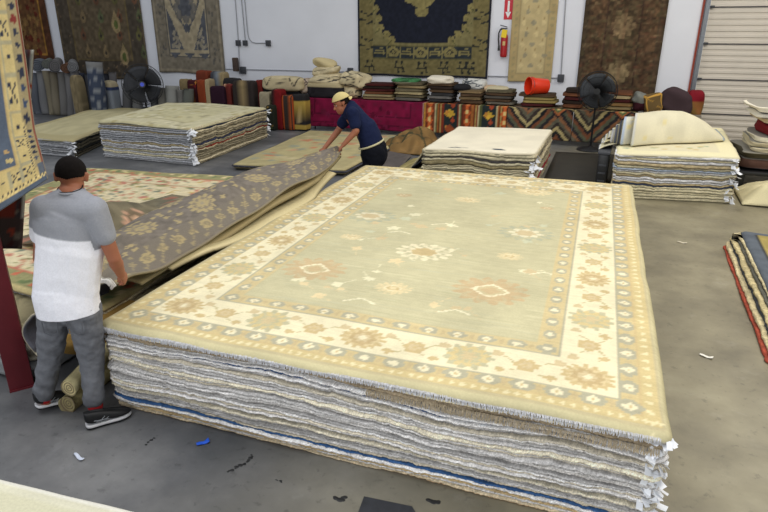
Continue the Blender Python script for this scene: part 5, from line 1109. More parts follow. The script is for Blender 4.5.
def remeshed(name, pieces, voxel, m, parent=None, smooth=6, balls=(), disp=0.0, dscale=.1, colfn=None):
    bm = bmesh.new()
    for p in pieces: piece(bm, *p)
    for c, r, sc, rot in balls:
        M = Matrix.Translation(Vector(tuple(c))) @ (rot.to_4x4() if rot is not None else Matrix.Identity(4)) @ Matrix.Diagonal((sc[0]*r, sc[1]*r, sc[2]*r, 1)); bmesh.ops.create_uvsphere(bm, u_segments=24, v_segments=16, radius=1, matrix=M)
    bmesh.ops.recalc_face_normals(bm, faces=bm.faces); me = bpy.data.meshes.new(name+'_src'); bm.to_mesh(me); bm.free()
    o = bpy.data.objects.new(name+'_src', me); COL.objects.link(o)
    md = o.modifiers.new('r', 'REMESH'); md.mode = 'VOXEL'; md.voxel_size = voxel; md.use_smooth_shade = True
    if smooth: s_ = o.modifiers.new('s', 'SMOOTH'); s_.factor = .5; s_.iterations = smooth
    if disp:
        tx_ = bpy.data.textures.new(name+'_t', 'CLOUDS'); tx_.noise_scale = dscale; d_ = o.modifiers.new('d', 'DISPLACE'); d_.texture = tx_; d_.strength = disp; d_.mid_level = .5
    bpy.context.view_layer.update(); me2 = bpy.data.meshes.new_from_object(o.evaluated_get(bpy.context.evaluated_depsgraph_get())); bpy.data.objects.remove(o); me2.name = name; me2.materials.clear()
    if colfn is not None:
        n = len(me2.vertices); co = np.zeros(n*3); me2.vertices.foreach_get('co', co); co = co.reshape(-1, 3); c = np.ones((n, 4)); c[:, :3] = lin(np.clip(colfn(co), 0, 1)); a = me2.color_attributes.new('Col', 'FLOAT_COLOR', 'POINT'); a.data.foreach_set('color', c.ravel())
    return link(name, me2, m, parent)
SKIN = mat('skin_tan', S(158, 100, 74), .55, noise=.06, scale=14, spec=.35); HAIR = mat('hair_black', S(20, 16, 15), .9, noise=.3, scale=60, spec=.12)
def hand(wrist, palm_dir, out_n, thumb_side, s=1.0, curl=.9):
    """pieces for a palm and five fingers; palm_dir along hand, out_n back-of-hand normal, thumb_side lateral"""
    d = vv3(palm_dir); d /= np.linalg.norm(d); n = vv3(out_n)-d*(vv3(out_n) @ d); n /= np.linalg.norm(n); t = vv3(thumb_side)-d*(vv3(thumb_side) @ d)-n*(vv3(thumb_side) @ n); t /= np.linalg.norm(t)
    w = vv3(wrist); P = [(w-d*.02, .027*s, w+d*.065*s, .034*s, t, .5)]
    for i, (off, L) in enumerate(((.030, .070), (.010, .080), (-.011, .074), (-.031, .058))):
        a = w+d*.070*s+t*off*s; k = a-d*.02*s; ang = 0; rr = .0095*s; prev = a; P.append((k, rr*1.05, a, rr))
        for j, f in enumerate((.45, .32, .25)):
            ang += curl*(.55 if j == 0 else .75); dd = d*math.cos(ang)-n*math.sin(ang); nxt = prev+dd*L*f*s; P.append((prev, rr*(1-.07*j), nxt, rr*(.93-.07*j))); prev = nxt
    a = w+d*.018*s+t*.026*s; b = a+(d*.55+t*.75-n*.25)*.038*s; c = b+(d*.8+t*.15-n*.6)*.032*s; e = c+(d*.75-t*.25-n*.6)*.022*s
    P += [(a, .014*s, b, .0125*s), (b, .0118*s, c, .0105*s), (c, .0104*s, e, .0085*s)]
    return P
def head_pieces(c, fwd, up, s=1.0):
    """head centre c (mid skull), returns balls + pieces incl. nose, chin, ears"""
    f = vv3(fwd); f /= np.linalg.norm(f); u = vv3(up)-f*(vv3(up) @ f); u /= np.linalg.norm(u); r = np.cross(f, u); c = vv3(c); P = []; R = Matrix((tuple(r), tuple(f), tuple(u))).transposed()
    B = [(c+u*.022*s-f*.008*s, .1*s, (.76, .93, .86), R), (c-u*.045*s+f*.022*s, .1*s, (.60, .66, .72), R)]
    P.append((c-u*.085*s+f*.058*s, .030*s, c-u*.085*s+f*.050*s, .032*s))            # chin
    P.append((c+u*.0*s+f*.083*s, .010*s, c-u*.032*s+f*.106*s, .0135*s))               # nose
    P.append((c+u*.018*s+f*.084*s-r*.03*s, .011*s, c+u*.018*s+f*.084*s+r*.03*s, .011*s))  # brow
    P.append((c-u*.060*s+f*.088*s-r*.016*s, .007*s, c-u*.060*s+f*.088*s+r*.016*s, .007*s)); P.append((c-u*.071*s+f*.084*s-r*.013*s, .008*s, c-u*.071*s+f*.084*s+r*.013*s, .008*s))  # lips
    for q in (-1, 1): P.append((c+r*q*.078*s-f*.008*s+u*.012*s, .013*s, c+r*q*.080*s-f*.003*s-u*.026*s, .009*s, f, 1.4))
    return P, B, (f, u, r, R)
def eyes(c, fr, s, parent):
    f, u, r, R = fr; w = MB(); k = MB()
    for q in (-1, 1):
        p = vv3(c)+f*.079*s+r*q*.032*s+u*.001*s; w.ball(p-f*.004*s, .0095*s, (1, .6, .45), R, 12); k.ball(p+f*.001*s, .005*s, (1, .6, 1), R, 10)
    w.build('eyes', M_WHITEP, parent); k.build('iris', HAIR, parent)
    b = MB()
    for q in (-1, 1): p = vv3(c)+f*.09*s+u*.023*s; b.tube([p+r*q*.014*s, p+r*q*.034*s+u*.004*s, p+r*q*.050*s-f*.012*s], .0045*s, 6)
    b.build('eyebrows', HAIR, parent)
def shell(name, c, R, rad, sc, cut, m, parent, thick=.006):
    """a cap shaped part cut from an ellipsoid: keeps points where cut(local) is true"""
    bm = bmesh.new(); bmesh.ops.create_uvsphere(bm, u_segments=120, v_segments=80, radius=1); bmesh.ops.delete(bm, geom=[v for v in bm.verts if not cut(v.co)], context='VERTS')
    me = bpy.data.meshes.new(name); bm.to_mesh(me); bm.free(); me.transform(Matrix.Translation(Vector(tuple(c))) @ R.to_4x4() @ Matrix.Diagonal((sc[0]*rad, sc[1]*rad, sc[2]*rad, 1)))
    o = bpy.data.objects.new(name+'_s', me); COL.objects.link(o); s_ = o.modifiers.new('s', 'SOLIDIFY'); s_.thickness = thick; s_.offset = 0; bpy.context.view_layer.update()
    me2 = bpy.data.meshes.new_from_object(o.evaluated_get(bpy.context.evaluated_depsgraph_get())); bpy.data.objects.remove(o); me2.materials.clear(); return link(name, me2, m, parent)
UPV = np.array([0, 0, 1.0])
# ------------------------------------------------------------------ the man in the two-tone shirt (back to us)
D1 = 3.22
def A1(x, y, d=D1): return pd(x, y, d)
t1 = empty('person', (-3.02, 2.27, 0), 'person in grey and white T-shirt and grey jeans, seen from behind, gripping a rug', 'person')
hipc = A1(68, 300); chest = A1(68, 235, D1+.02); neck0 = A1(70.5, 190, D1+.05); headc = A1(71.5, 176, D1+.10)
shl = A1(44, 208); shr = A1(94, 209); hpl = A1(55, 312); hpr = A1(84, 312)
knl = A1(50, 358, D1+.06); knr = A1(92, 362, D1+.05); anl = pd(45, 396, 3.26); anr = pd(96, 409, 3.20); anl[2] = max(anl[2], .10); anr[2] = max(.09, anr[2])
elr = A1(114, 258, D1+.03); har = pd(122, 277, 3.36); ell_ = A1(40, 258, D1+.2); hal = pd(60, 282, 3.50)
side = RT
P, B, fr1 = head_pieces(headc, FH*.97-RT*.22-UPV*.30, UPV+FH*.30, .98)
P += [(neck0-UPV*.02, .066, headc-UPV*.04, .056), (shl, .06, shr, .06, UPV, 1.0), (chest+UPV*.05, .15, hipc+UPV*.05, .135, side, .68), (neck0-UPV*.02, .075, chest+UPV*.1, .14, side, .62), (hipc, .122, hipc-UPV*.06, .12, side, .75)]
for a, b, c_ in ((hpl, knl, anl), (hpr, knr, anr)): P += [(a+UPV*.02, .085, b, .055), (b, .055, c_, .036)]
P += [(shr, .052, elr, .038), (elr, .040, har+(elr-har)*.12, .026), (shl, .052, ell_, .038), (ell_, .040, hal, .026)]
P += [(elr+(har-elr)*.25, .041, elr+(har-elr)*.5, .034)]
dR = (har-elr)/np.linalg.norm(har-elr); P += hand(har-dR*.02, dR*.75+FH*.5-UPV*.1, RT*.9-FH*.2+UPV*.2, FH*.2+UPV*1.0, 1.0, .85)
dL = (hal-ell_)/np.linalg.norm(hal-ell_); P += hand(hal, dL, UPV, RT, 1.0, .8)
for a, s_ in ((anl, 1), (anr, 1)): P.append((a, .036, a-UPV*.04, .036))
remeshed('body', P, .0062, SKIN, t1, 4, B)
eyes(headc, fr1, .98, t1)
f1, u1, r1, R1 = fr1
shell('hair', vv3(headc)+u1*.022-f1*.008, R1, .099, (.785, .955, .89), lambda v: (v.z > .28+.0*v.y and v.y < .93) or (v.y < .12 and v.z > -.55+.35*max(v.y, 0)+.25*abs(v.x)) and not (abs(v.x) > .90 and v.z < .0 and v.y > -.25), HAIR, t1, .007)
# shirt
sh_c = lambda z: None
seam = float(A1(60, 232)[2])
def segd(co, a, b):
    a = vv3(a); b = vv3(b); d = b-a; t = np.clip((co-a) @ d/(d @ d), 0, 1); return np.linalg.norm(co-a-t[:, None]*d, axis=1)
def c1(co):
    q = (co-vv3(hipc)) @ RT; rr_ = np.random.default_rng(1).uniform(-.02, .02, (len(co), 1)); line = seam-.035*(q/.2)*1.0+.0
    arm = segd(co, shr, elr) < .082
    arm = (arm & (q > .13) & ((co @ np.array([0, 0, 1.0])) > seam-.10)) & (segd(co, shr, elr) < np.linalg.norm(np.cross(co-vv3(chest), [0, 0, 1.0]), axis=1)*.62)
    g = np.where(arm, 1.0, np.clip((co[:, 2]-line)/.008+.5, 0, 1))[:, None]; return (g*S(152, 154, 162)+(1-g)*S(240, 240, 248))*(1+rr_)
    return np.where(g[:, None], S(152, 154, 162), S(240, 240, 248))*(1+rr_)
hem = A1(67, 300)
Ps = [(neck0-UPV*.05, .078, shl-UPV*.01, .070), (neck0-UPV*.05, .078, shr-UPV*.01, .070), (shl+RT*.0-UPV*.005, .074, shr-UPV*.005, .074, UPV, 1.0), (neck0-UPV*.045, .086, chest+UPV*.12, .165, side, .66), (chest+UPV*.08, .186, chest-UPV*.10, .190, side, .64), (chest-UPV*.08, .188, hem+UPV*.04, .184, side, .70), (hem+UPV*.04, .186, hem-UPV*.13, .188, side, .76),
      (shr, .074, shr+(elr-shr)*.52, .066), (shl, .074, shl+(ell_-shl)*.52, .066)]
shirt = remeshed('t_shirt', Ps, .0055, M_KNIT, t1, 8, (), .016, .16, c1)
# flat hem and sleeve ends
def cutmesh(o, co, no):
    bm = bmesh.new(); bm.from_mesh(o.data); r = bmesh.ops.bisect_plane(bm, geom=bm.verts[:]+bm.edges[:]+bm.faces[:], plane_co=Vector(tuple(co)), plane_no=Vector(tuple(no)), clear_outer=True); 
    ed = [e for e in r['geom_cut'] if isinstance(e, bmesh.types.BMEdge)]
    try: bmesh.ops.holes_fill(bm, edges=ed)
    except Exception: pass
    bm.to_mesh(o.data); bm.free()
cutmesh(shirt, A1(68, 311), -UPV+RT*.04)
b = MB(); b.tube([vv3(neck0)+UPV*.016+(RT*math.cos(a)+FH*math.sin(a)*.95)*.066+UPV*(.012*math.sin(a)-.004) for a in np.linspace(0, 2*math.pi, 30)], .0035, 6); b.build('neck_cord', M_BLACK, t1)
b = MB(); b.tube([vv3(neck0)-UPV*.006+(RT*math.cos(a)*1.05+FH*math.sin(a))*.069 for a in np.linspace(0, 2*math.pi, 30)], .007, 6); b.build('collar', mat('collar_grey', S(150, 152, 160), .9), t1)
JEAN = wool('denim_grey', .85, .10, 40, .2)
def cj(co): return np.tile(S(112, 114, 120), (len(co), 1))*(1+.05*np.sin(co[:, 2:3]*60+co[:, 0:1]*40))
cuff_l = anl+UPV*.02+(knl-anl)*.03; cuff_r = anr+UPV*.028+(knr-anr)*.03
Pj = [(hipc+UPV*.03, .150, hipc-UPV*.05, .154, side, .72), (hpl+UPV*.02, .098, knl, .072), (hpr+UPV*.02, .102, knr, .074), (knl, .072, cuff_l, .060), (knr, .074, cuff_r, .062)]
Pj += [(cuff_l+UPV*.035, .064, cuff_l+UPV*.02, .065), (cuff_r+UPV*.035, .066, cuff_r+UPV*.02, .067)]
jeans = remeshed('jeans', Pj, .0075, JEAN, t1, 4, (), .022, .07, cj)
# pockets (slightly raised seams on the back)
b = MB()
for q in (-1, 1):
    o_ = hipc-FH*.112-UPV*.125+RT*q*.072; pts = [o_+RT*-.045+UPV*.035+FH*.004, o_+RT*-.04-UPV*.035, o_-UPV*.055, o_+RT*.04-UPV*.035, o_+RT*.045+UPV*.035+FH*.004]; b.tube(pts, .0035, 5)
b.build('pocket_seam', mat('seam_grey', S(92, 94, 100), .9), t1)
SHOEB = mat('shoe_black', S(16, 17, 20), .55); SOLEW = mat('sole_white', S(226, 226, 230), .5)
def shoe(heel, toe, lift, nm, parent, marks=True, zb=0.0):
    heel = vv3(heel); toe = vv3(toe); d = toe-heel; L = np.linalg.norm(d[:2]); d = np.array([d[0], d[1], 0])/L; s_ = np.cross(d, UPV); tt = empty  # local frame
    def W(a, w, z): return heel+d*a*L+s_*w+UPV*(z+lift*max(0, 1-a*1.35)**1.0)
    out = [(0.0, .030), (.1, .038), (.3, .036), (.5, .040), (.7, .047), (.85, .042), (.96, .026), (1.0, .008)]
    def ringz(z, gr, top=None):
        pts = [W(a, w*gr, z if top is None else top(a)) for a, w in out]+[W(a, -w*gr, z if top is None else top(a)) for a, w in out[::-1]]; return pts
    def loft(rings, name, m):
        b = MB(); R_ = [[b.bm.verts.new(tuple(p)) for p in r] for r in rings]; n = len(R_[0])
        for A, B in zip(R_, R_[1:]):
            for k in range(n): b.bm.faces.new((A[k], A[(k+1) % n], B[(k+1) % n], B[k]))
        b.bm.faces.new(R_[0][::-1]); b.bm.faces.new(R_[-1]); o = b.build(name, m, parent)
        md = o.modifiers.new('sub', 'SUBSURF'); md.levels = md.render_levels = 2; bpy.context.view_layer.update()
        me = bpy.data.meshes.new_from_object(o.evaluated_get(bpy.context.evaluated_depsgraph_get())); o.modifiers.clear(); o.data = me; return o
    sole_o = loft([ringz(.001, 1.0), ringz(.012, 1.06), ringz(.014, 1.07)], 'outsole', SHOEB)
    loft([ringz(.013, 1.08), ringz(.02, 1.12), ringz(.032, 1.08), ringz(.034, 1.02)], 'midsole', SOLEW)
    tops = lambda k: (lambda a: .034+(([.080, .078, .070, .056, .042, .030, .018, .006][min(range(8), key=lambda i: abs(out[i][0]-a))]))*k)
    loft([ringz(0, 1.06, tops(.0)), ringz(0, 1.04, tops(.45)), ringz(0, .86, tops(.85)), ringz(0, .55, tops(1.02)), ringz(0, .2, tops(1.04))], 'upper', SHOEB)
    b = MB()
    for q in (1, -1):
        for (a0, z0, a1, z1_) in ((.30, .040, .42, .085), (.40, .040, .52, .078), (.18, .062, .66, .044), (.22, .052, .60, .058)): b.tube([W(a0, q*.041, z0), W((a0+a1)/2, q*.0415, (z0+z1_)/2), W(a1, q*.036, z1_-.012)], .0022, 5)
    b.build('side_stripes', M_STEEL2, parent)
    b = MB()
    for k in range(4): a = .45+.08*k; z = .098-.012*k*1.1; b.tube([W(a, -.018, z-.004), W(a+.02, 0, z+.004), W(a, .018, z-.004)], .003, 5)
    b.build('laces', M_BLACK, parent)
M_STEEL2 = mat('stripe_silver', S(150, 154, 160), .5)
hR = pz(86, 429, .0); tR = pz(132, 414.5, .0); shoe(hR, tR, .0, 'r', t1)
hL = pz(37, 414, .0); tL = hL+np.array([.10, .25, 0]); shoe(hL, tL, .035, 'l', t1)
remeshed('sock', [(anr+UPV*.05, .041, np.array([anr[0], anr[1], .075]), .046)], .006, mat('sock_red', S(170, 24, 30), .9), t1, 2)
remeshed('sock', [(anl+UPV*.03, .038, np.array([anl[0], anl[1], .085]), .040)], .006, bpy.data.materials['sock_red'], t1, 2)
# ------------------------------------------------------------------ the man in navy (bending, facing left)
D2 = 8.25
def A2(x, y, d=D2): return pd(x, y, d)
t2 = empty('person', (-3.3, 7.72, 0), 'person in a navy T-shirt, black trousers and backward cream cap, bending to hold the rug', 'person')
hip2 = A2(374, 149); sh2 = A2(352, 111); head2 = A2(341.5, 103.5, D2-.02); nk2 = A2(350, 106)
shn = A2(353, 113, D2-.17); shf = A2(350, 112, D2+.17); eln = A2(356, 131, D2-.24); hn = A2(342, 146.5, D2-.26); elf = A2(338, 131, D2+.16); hf = A2(323, 150, D2+.0)
kn2n = A2(372, 176, D2-.12)+0; kn2n = hip2+np.array([-.06, 0, -.40])-FH*.1; kn2f = hip2+np.array([-.02, 0, -.40])+FH*.12; fa2n = np.array([kn2n[0]+.03, kn2n[1], .09]); fa2f = np.array([kn2f[0]+.12, kn2f[1]+.02, .09])
fw2 = -RT*.93-FH*.25-UPV*.35
P, B, fr2 = head_pieces(head2, fw2, UPV-RT*.3, 1.12)
P += [(nk2, .07, head2-UPV*.04, .062), (shf, .06, shn, .06), (sh2-UPV*.05, .15, hip2, .145, FH, .72), (hip2-FH*.08, .10, kn2n, .07), (hip2+FH*.08, .10, kn2f, .07), (kn2n, .07, fa2n, .045), (kn2f, .07, fa2f, .045)]
P += [(shn, .056, eln, .044), (eln, .047, hn+(eln-hn)*.1, .030), (shf, .056, elf, .044), (elf, .047, hf+(elf-hf)*.1, .030)]
for e_, h_ in ((eln, hn), (elf, hf)): dd = (h_-e_)/np.linalg.norm(h_-e_); P += hand(h_-dd*.03, dd, UPV*.8+RT*.1, FH, 1.15, .9)
remeshed('body', P, .0085, SKIN, t2, 4, B); eyes(head2, fr2, 1.12, t2)
f2, u2, r2, R2 = fr2
shell('hair', vv3(head2)+u2*.022-f2*.008, R2, .112, (.80, .97, .88), lambda v: v.y < .25 and v.z > -.45 and v.z < .6 and not (abs(v.x) > .93 and v.y > -.3 and v.z < .05) or v.z > .55, HAIR, t2, .012)
CAPM = mat('cap_cream', S(206, 188, 128), .85, bump=.2)
shell('cap', vv3(head2)+u2*.03-f2*.012, R2, .118, (.86, 1.04, .96), lambda v: v.z > .22, CAPM, t2, .012)
b = MB(); cb_ = vv3(head2)+u2*.05-f2*.105; pts = []
nb = 9
top_ = [[b.bm.verts.new(tuple(cb_+r2*(.085*math.sin(a)*(1-.1*k))-f2*(.06*math.cos(a)*k+.0)-u2*(.022*k+.02*abs(math.sin(a))) + UPV*z)) for a in np.linspace(-1.4, 1.4, nb)] for z in (0, .008) for k in (0, .5, 1.0)]
for s0 in (0, 3):
    for k in (0, 1):
        for j in range(nb-1): b.bm.faces.new((top_[s0+k][j], top_[s0+k][j+1], top_[s0+k+1][j+1], top_[s0+k+1][j]))
for j in range(nb-1): b.bm.faces.new((top_[2][j], top_[2][j+1], top_[5][j+1], top_[5][j]))
b.build('cap_brim', CAPM, t2)
NAVY = wool('navy_knit', .9, .06, 30, .2)
cN = lambda co: np.tile(S(24, 32, 62), (len(co), 1))
mid2 = (sh2+hip2)/2+RT*.045+UPV*.02
Ps = [(shf, .085, shn, .085), (sh2-UPV*.02, .165, mid2, .185, FH, .78), (mid2, .19, hip2+UPV*.045-RT*.015, .20, FH, .84), (shn, .086, shn+(eln-shn)*.62, .080), (shf, .086, shf+(elf-shf)*.62, .080), (nk2-UPV*.01, .09, sh2-UPV*.03, .13)]
s2 = remeshed('t_shirt', Ps, .009, NAVY, t2, 5, (), .03, .14, cN)
cB = lambda co: np.tile(S(15, 17, 26), (len(co), 1))
Pt = [(hip2+UPV*.01, .205, hip2-UPV*.08, .215, FH, .88), (hip2-FH*.09-UPV*.03, .15, kn2n, .11), (hip2+FH*.09-UPV*.03, .15, kn2f, .11), (kn2n, .09, fa2n, .07), (kn2f, .09, fa2f, .07)]
remeshed('trousers', Pt, .009, NAVY, t2, 4, (), .03, .1, cB)
axw = (mid2-hip2)/np.linalg.norm(mid2-hip2); uw = FH; vw = np.cross(axw, uw)
b = MB(); b.tube([hip2+UPV*.0+axw*.075-RT*.012+(uw*math.cos(a)*.202+vw*math.sin(a)*.177) for a in np.linspace(0, 2*math.pi, 40)], .013, 8); b.build('belt', mat('belt_cream', S(196, 188, 150), .8), t2)
for k_, f_ in ((kn2n, fa2n), (kn2f, fa2f)): h_ = np.array([f_[0]+.08, f_[1]+.03, 0]); shoe(h_, h_-RT*.27, 0, 'x', t2)
# ================================================================== POST AND HANGING RUGS AT THE LEFT
pr_ = pz(35, 386, 0); pm = pz(16, 391, 0); e1 = (pr_-pm); w1 = np.linalg.norm(e1); e1 /= w1; e2 = np.array([-e1[1], e1[0], 0]); 
w1 = .15; cpt = pr_-e1*w1/2+e2*.11; Rm = Matrix(((e1[0], e2[0], 0), (e1[1], e2[1], 0), (0, 0, 1)))
t = empty('steel_post', (cpt[0], cpt[1], 0), 'maroon painted steel post at the left edge beside the man', 'post'); M_MAR = mat('maroon_paint', S(94, 26, 34), .45, noise=.12, scale=6, bump=.05)
b = MB(); b.box((cpt[0], cpt[1], 2.1), (w1, .22, 4.2), Rm, bev=.008); b.build('column', M_MAR, t); b = MB(); b.box((cpt[0], cpt[1], .006), (w1*1.0, .24, .012), Rm); b.build('base_plate', M_MAR, t)
# yellow and blue rug hanging in front of the post
hp = [(2.9, 15, -40), (2.9, 16, 0), (2.9, 25, 60), (2.88, 34, 130), (2.86, 40, 152), (2.84, 47, 179)]
R_e = np.array([pd(x, y, d) for d, x, y in hp])[::-1]       # bottom to top right edge
ts = np.linspace(0, 1, len(R_e)); nv, nu = 150, 120; vv = np.linspace(0, 1, nv)
Rc = np.stack([np.interp(vv, ts, R_e[:, i]) for i in range(3)], -1)
for _ in range(6): Rc[1:-1] = (Rc[:-2]+Rc[1:-1]*2+Rc[2:])/4
bl = pd(0, 208, 2.80)+(-RT)*.30; U, V = np.meshgrid(np.linspace(0, 1, nu), vv); Wd = 1.05; P = np.zeros((nv, nu, 3))
for j in range(nu):
    u = j/(nu-1); q = 1-u; P[:, j] = Rc-RT*Wd*q+FH*(.03*math.sin(q*9))
    drop = -.22*min(q*Wd/.36, 1.6)*(1-vv)**3; P[:, j, 2] += drop; P[:, j] += np.outer(-.06*np.sin(q*3)*(1-vv)**2, FH)
c = Cv(1.05, 1.15, .0045, S(190, 166, 112)); NB = S(82, 90, 102); DKN = S(48, 50, 62); YL = S(190, 168, 114); W_ = c.w; X_, Y_ = c.X, c.Y
def xr(d): return W_-d
c.rect(xr(.010), 0, W_, 2, S(126, 52, 46)); c.rect(xr(.052), .13, xr(.010), 2, S(150, 134, 98))
rd = random.Random(3)
for i in range(40): y = .2+i*.05; c.flower(xr(.032), y, rd.uniform(.012, .022), 4, rd.choice([DKN, S(60, 70, 90), S(120, 50, 44), DKN]), .5, i)
c.rect(0, 0, W_, .035, NB); c.rect(xr(.03), 0, W_, .15, NB, .9)
for i in range(60):   # small dentils along bottom and lower right
    c.rect(i*.022, .035, i*.022+.011, .05, S(214, 190, 130)); c.rect(i*.022+.011, .05, i*.022+.022, .065, S(214, 190, 130)); c.rect(i*.022, .05, i*.022+.011, .065, DKN)
    if i < 20: y = .05+i*.022; c.rect(xr(.05), y, xr(.04), y+.011, YL); c.rect(xr(.06), y+.011, xr(.05), y+.022, YL); c.rect(xr(.06), y, xr(.05), y+.011, DKN)
def cell(x0, y0, w, h, k):
    c.rect(x0, y0, x0+w, y0+h, S(160, 150, 118)); c.rect(x0+.006, y0+.006, x0+w-.006, y0+h-.006, YL); cx, cy = x0+w/2, y0+h/2
    if k: 
        for dx in (-1, 0, 1):
            for dy in (-1, 0, 1):
                if (dx+dy) % 2 == 0: c.flower(cx+dx*w*.24, cy+dy*h*.22, w*.13, 4, DKN, .4, .7); 
        c.line([(cx-w*.25, cy-h*.25), (cx+w*.25, cy+h*.25)], .005, DKN); c.line([(cx-w*.25, cy+h*.25), (cx+w*.25, cy-h*.25)], .005, DKN)
    else: c.dia(cx, cy, w*.10, h*.10, NB); c.rect(cx-.008, cy-.008, cx+.008, cy+.008, DKN)
for i in range(10): cell(xr(.052+.066), .072+i*.115, .064, .112, (i+1) % 2)
for i in range(1, 14): cell(xr(.118+.066*i), .072, .064, .105, i % 2)
c.rect(0, .19, xr(.125), 2, S(176, 152, 104)); c.rect(0, .20, xr(.135), 2, NB)
c.poly([(0, .27), (xr(.34), .36), (xr(.20), .66), (xr(.34), .96), (0, 1.1)], YL)
for i in range(9):
    a = i/8; x0, y0 = (xr(.34)+(.14*a), .36+.30*a); c.line([(x0, y0), (x0+.022, y0+.02)], .014, YL); c.line([(x0+.02, y0+.02), (x0+.03, y0-.005)], .01, YL)
    x0, y0 = (xr(.20)-.14*a, .66+.30*a); c.line([(x0, y0), (x0+.03, y0+.01)], .014, YL); c.line([(x0+.03, y0+.01), (x0+.03, y0-.018)], .01, YL)
c.flower(xr(.165), .24, .022, 5, YL, .4); c.flower(xr(.17), .31, .018, 5, S(170, 140, 96), .4); c.flower(xr(.16), .9, .02, 4, YL)
for (x, y, w_) in ((xr(.36), .66, .045), (xr(.48), .56, .05), (xr(.40), .84, .04), (xr(.44), .44, .04)): c.rect(x-w_, y-w_*.8, x+w_, y+w_*.8, DKN); c.rect(x-w_*.75, y-w_*.55, x+w_*.75, y+w_*.55, YL); c.rect(x-w_*.35, y-w_*.25, x+w_*.35, y+w_*.25, NB)
c.blotch(.05, .03, 4)
hang = sheet('hanging_rug', P, .008, c, S(150, 140, 120), UV=(U*.999, V*.999)); tag(hang, 'yellow and slate blue rug with a red side binding hanging at the left edge', 'rug')
topz = float(P[-1, :, 2].max()); a_ = P[-1, 0]+FH*.01; b_ = P[-1, -1]+FH*.01
t = empty('hanging_rail', tuple((a_+b_)/2), 'steel rail holding the hung rugs, just above the frame at the left', 'rail'); b = MB(); b.cyl(a_-RT*.3, b_+RT*.05, .02); b.build('rail_tube', M_STEEL, t); b = MB(); b.cyl((a_+b_)/2, (cpt[0], cpt[1], float(a_[2])), .018); b.build('bracket_arm', M_STEEL, t)
# dark patterned rug hanging behind the post
c = Cv(.9, 1.6, .008, S(104, 44, 32)); rd = random.Random(9)
c.rect(.86, 0, .9, 2, S(150, 150, 140)); c.rect(.80, 0, .86, 2, S(52, 48, 50)); c.rect(0, 0, .9, .05, S(60, 58, 60)); c.rect(0, .05, .9, .30, S(62, 52, 48))
for _ in range(90): c.flower(rd.uniform(0, .9), rd.uniform(0, 1.6), rd.uniform(.015, .04), 5, rd.choice([S(60, 30, 28), S(130, 90, 60), S(140, 60, 40), S(100, 96, 84)]), .4)
tr = pd(27, 150, 3.75); brt = pd(21, 249, 3.75); U, V = np.meshgrid(np.linspace(0, 1, 30), np.linspace(0, 1, 50)); P = np.zeros((50, 30, 3))
for j in range(30): q = 1-j/29; P[:, j] = brt+(tr-brt)*np.linspace(0, 1.9, 50)[:, None]-RT*.7*q+FH*.02*math.sin(q*8)
P[:, :, 2] -= .03*(1-U)*(1-V)
dk = sheet('hanging_rug', P, .01, c, S(60, 40, 36)); tag(dk, 'dark red and brown rug hanging behind the maroon post', 'rug')
# rolled and folded rug ends on the floor behind the man's legs
p0 = pz(68, 404, .06); roll('rolled_rug', tuple(p0), tuple(p0+np.array([-.15, .9, 0])), .062, plain(S(190, 178, 130), 1, 1, .1, .1, 2), 51, core=S(120, 104, 84), label='cream rolled rug on the floor between the legs of the man at left', flat=.85)
p0 = pz(60, 396, .19); roll('rolled_rug', tuple(p0+np.array([-.02, .08, 0])), tuple(p0+np.array([-.2, .9, 0])), .058, plain(S(196, 184, 140), 1, 1, .1, .1, 3), 52, core=S(120, 104, 84), label='cream rolled rug lying on the other roll behind the man at left', flat=.85)
p0 = pd(66, 345, 3.55); tag(rbox('folded_rug', (p0[0]-.05, p0[1]+.3, .25), (.42, .7, .14), plain(S(150, 120, 66), 1, 1, .1, .1, 3), seed=5, e=.4), 'ochre folded rug seen between the legs of the man at left', 'folded rug')
a0 = pd(33, 352, 3.45); U, V = np.meshgrid(np.linspace(0, 1, 30), np.linspace(0, 1, 24)); th = V*math.pi*1.1
cc_ = Cv(1, 1, .02, S(84, 84, 92)); cc_.rect(0, 0, 1, .1, S(196, 186, 160)); cc_.rect(0, .1, 1, .16, S(60, 60, 64))
Pq = np.dstack([a0[0]+.02-.10*np.sin(th)+.03*U, a0[1]+.02+.7*U, .28+.30*V+0*U]); tag(sheet('folded_rug', Pq, .016, cc_, S(186, 176, 150)), 'dark blue-grey rug with a pale fringed edge curling beside the post', 'folded rug')
# pale rug heaps left of the post
for i, (zz, col, lab) in enumerate(((.04, S(128, 130, 132), 'grey folded rug lowest behind the maroon post'), (.16, S(190, 186, 172), 'pale folded rug in the middle behind the maroon post'), (.27, S(150, 140, 110), 'tan folded rug behind the maroon post, under the dark hanging rug'))):
    tag(rbox('folded_rug', (-3.95-.03*i, 2.62+.04*i, zz-.03), (.75, .5, .13), plain(col, 1, 1, .2, .08, i+3), seed=80+i, e=.35, noise=.05), lab, 'folded rug')
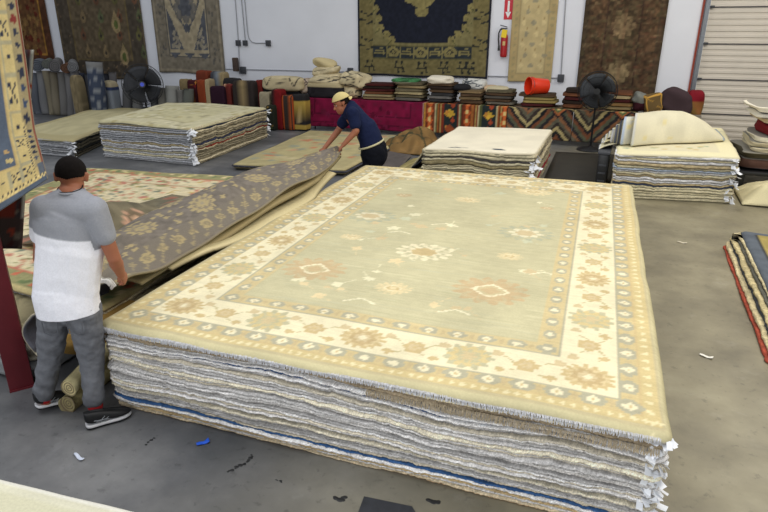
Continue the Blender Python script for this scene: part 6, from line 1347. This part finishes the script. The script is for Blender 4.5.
# ================================================================== SCRAPS ON THE FLOOR
def scrap(name, x, y, L, W_, col, label, cat, rz=0.0, seed=0):
    p = pz(x, y); r_ = random.Random(seed); U, V = np.meshgrid(np.linspace(-.5, .5, 8), np.linspace(-.5, .5, 5)); cs, sn = math.cos(rz), math.sin(rz); a = U*L; b_ = V*W_*(1+.4*U)
    P = np.dstack([p[0]+a*cs-b_*sn, p[1]+a*sn+b_*cs, .006+.008*np.abs(U*2)**2+.003*np.sin(U*9+V*7)]); return tag(sheet(name, P, .002, col, col, m=mat(name+'_m', col, .6)), label, cat)
scrap('tape_scrap', 203, 443.5, .075, .03, S(30, 90, 210), 'scrap of blue tape on the floor in front of the tall front pile', 'tape', .9, 1)
scrap('paper_scrap', 79, 458, .09, .02, S(214, 222, 240), 'thin white paper scrap on the floor below the black shoes', 'paper', -.3, 2)
scrap('paper_scrap', 706, 357, .09, .028, S(236, 232, 222), 'white paper scrap on the floor at the right of the front pile', 'paper', -.35, 3)
scrap('paper_scrap', 682, 243, .10, .03, S(214, 204, 182), 'small pale scrap on the floor between the two right-hand piles', 'paper', -.3, 4)
# dark tar marks on the concrete
M_TAR = mat('tar_black', S(28, 28, 30), .5)
def smear(pts, w, label, seed):
    b = MB(); q = [pz(x, y) for x, y in pts]; r_ = random.Random(seed)
    for i in range(len(q)-1):
        for k in range(5):
            p = q[i]+(q[i+1]-q[i])*(k/5); s_ = w*r_.uniform(.4, 1.1); b.ball((p[0]+r_.uniform(-.006, .006), p[1]+r_.uniform(-.006, .006), .001), s_, (1.3, 1, .18), None, 8)
    tag(b.build('tar_mark', M_TAR), label, 'mark')
smear([(227, 472), (240, 466), (249, 461), (252, 454)], .012, 'branching black tar mark on the concrete below the blue tape', 1)
q_ = [pz(x, y) for x, y in ((352, 530), (432, 540), (412, 507), (364, 497))]; b = MB(); v_ = [b.bm.verts.new((p[0], p[1], z)) for z in (.001, .005) for p in q_]
b.bm.faces.new(v_[:4][::-1]); b.bm.faces.new(v_[4:]); [b.bm.faces.new((v_[i], v_[(i+1) % 4], v_[(i+1) % 4+4], v_[i+4])) for i in range(4)]
tag(b.build('floor_plate', mat('slate_plate', S(44, 46, 52), .5, noise=.2), smooth=False), 'dark slate floor plate cropped by the bottom edge beside the tall front pile', 'floor plate')
smear([(428, 500), (434, 503), (441, 501)], .014, 'black blot on the concrete right of the dark floor plate', 6)
smear([(146, 444), (151, 440), (156, 437)], .007, 'short black streak on the concrete right of the black shoes', 2)
smear([(335, 497), (341, 501), (345, 497)], .016, 'black blot on the concrete at the foot of the front pile, nearest the bottom edge', 3)
smear([(277, 480), (284, 483)], .007, 'small black fleck on the concrete right of the branching mark', 4)
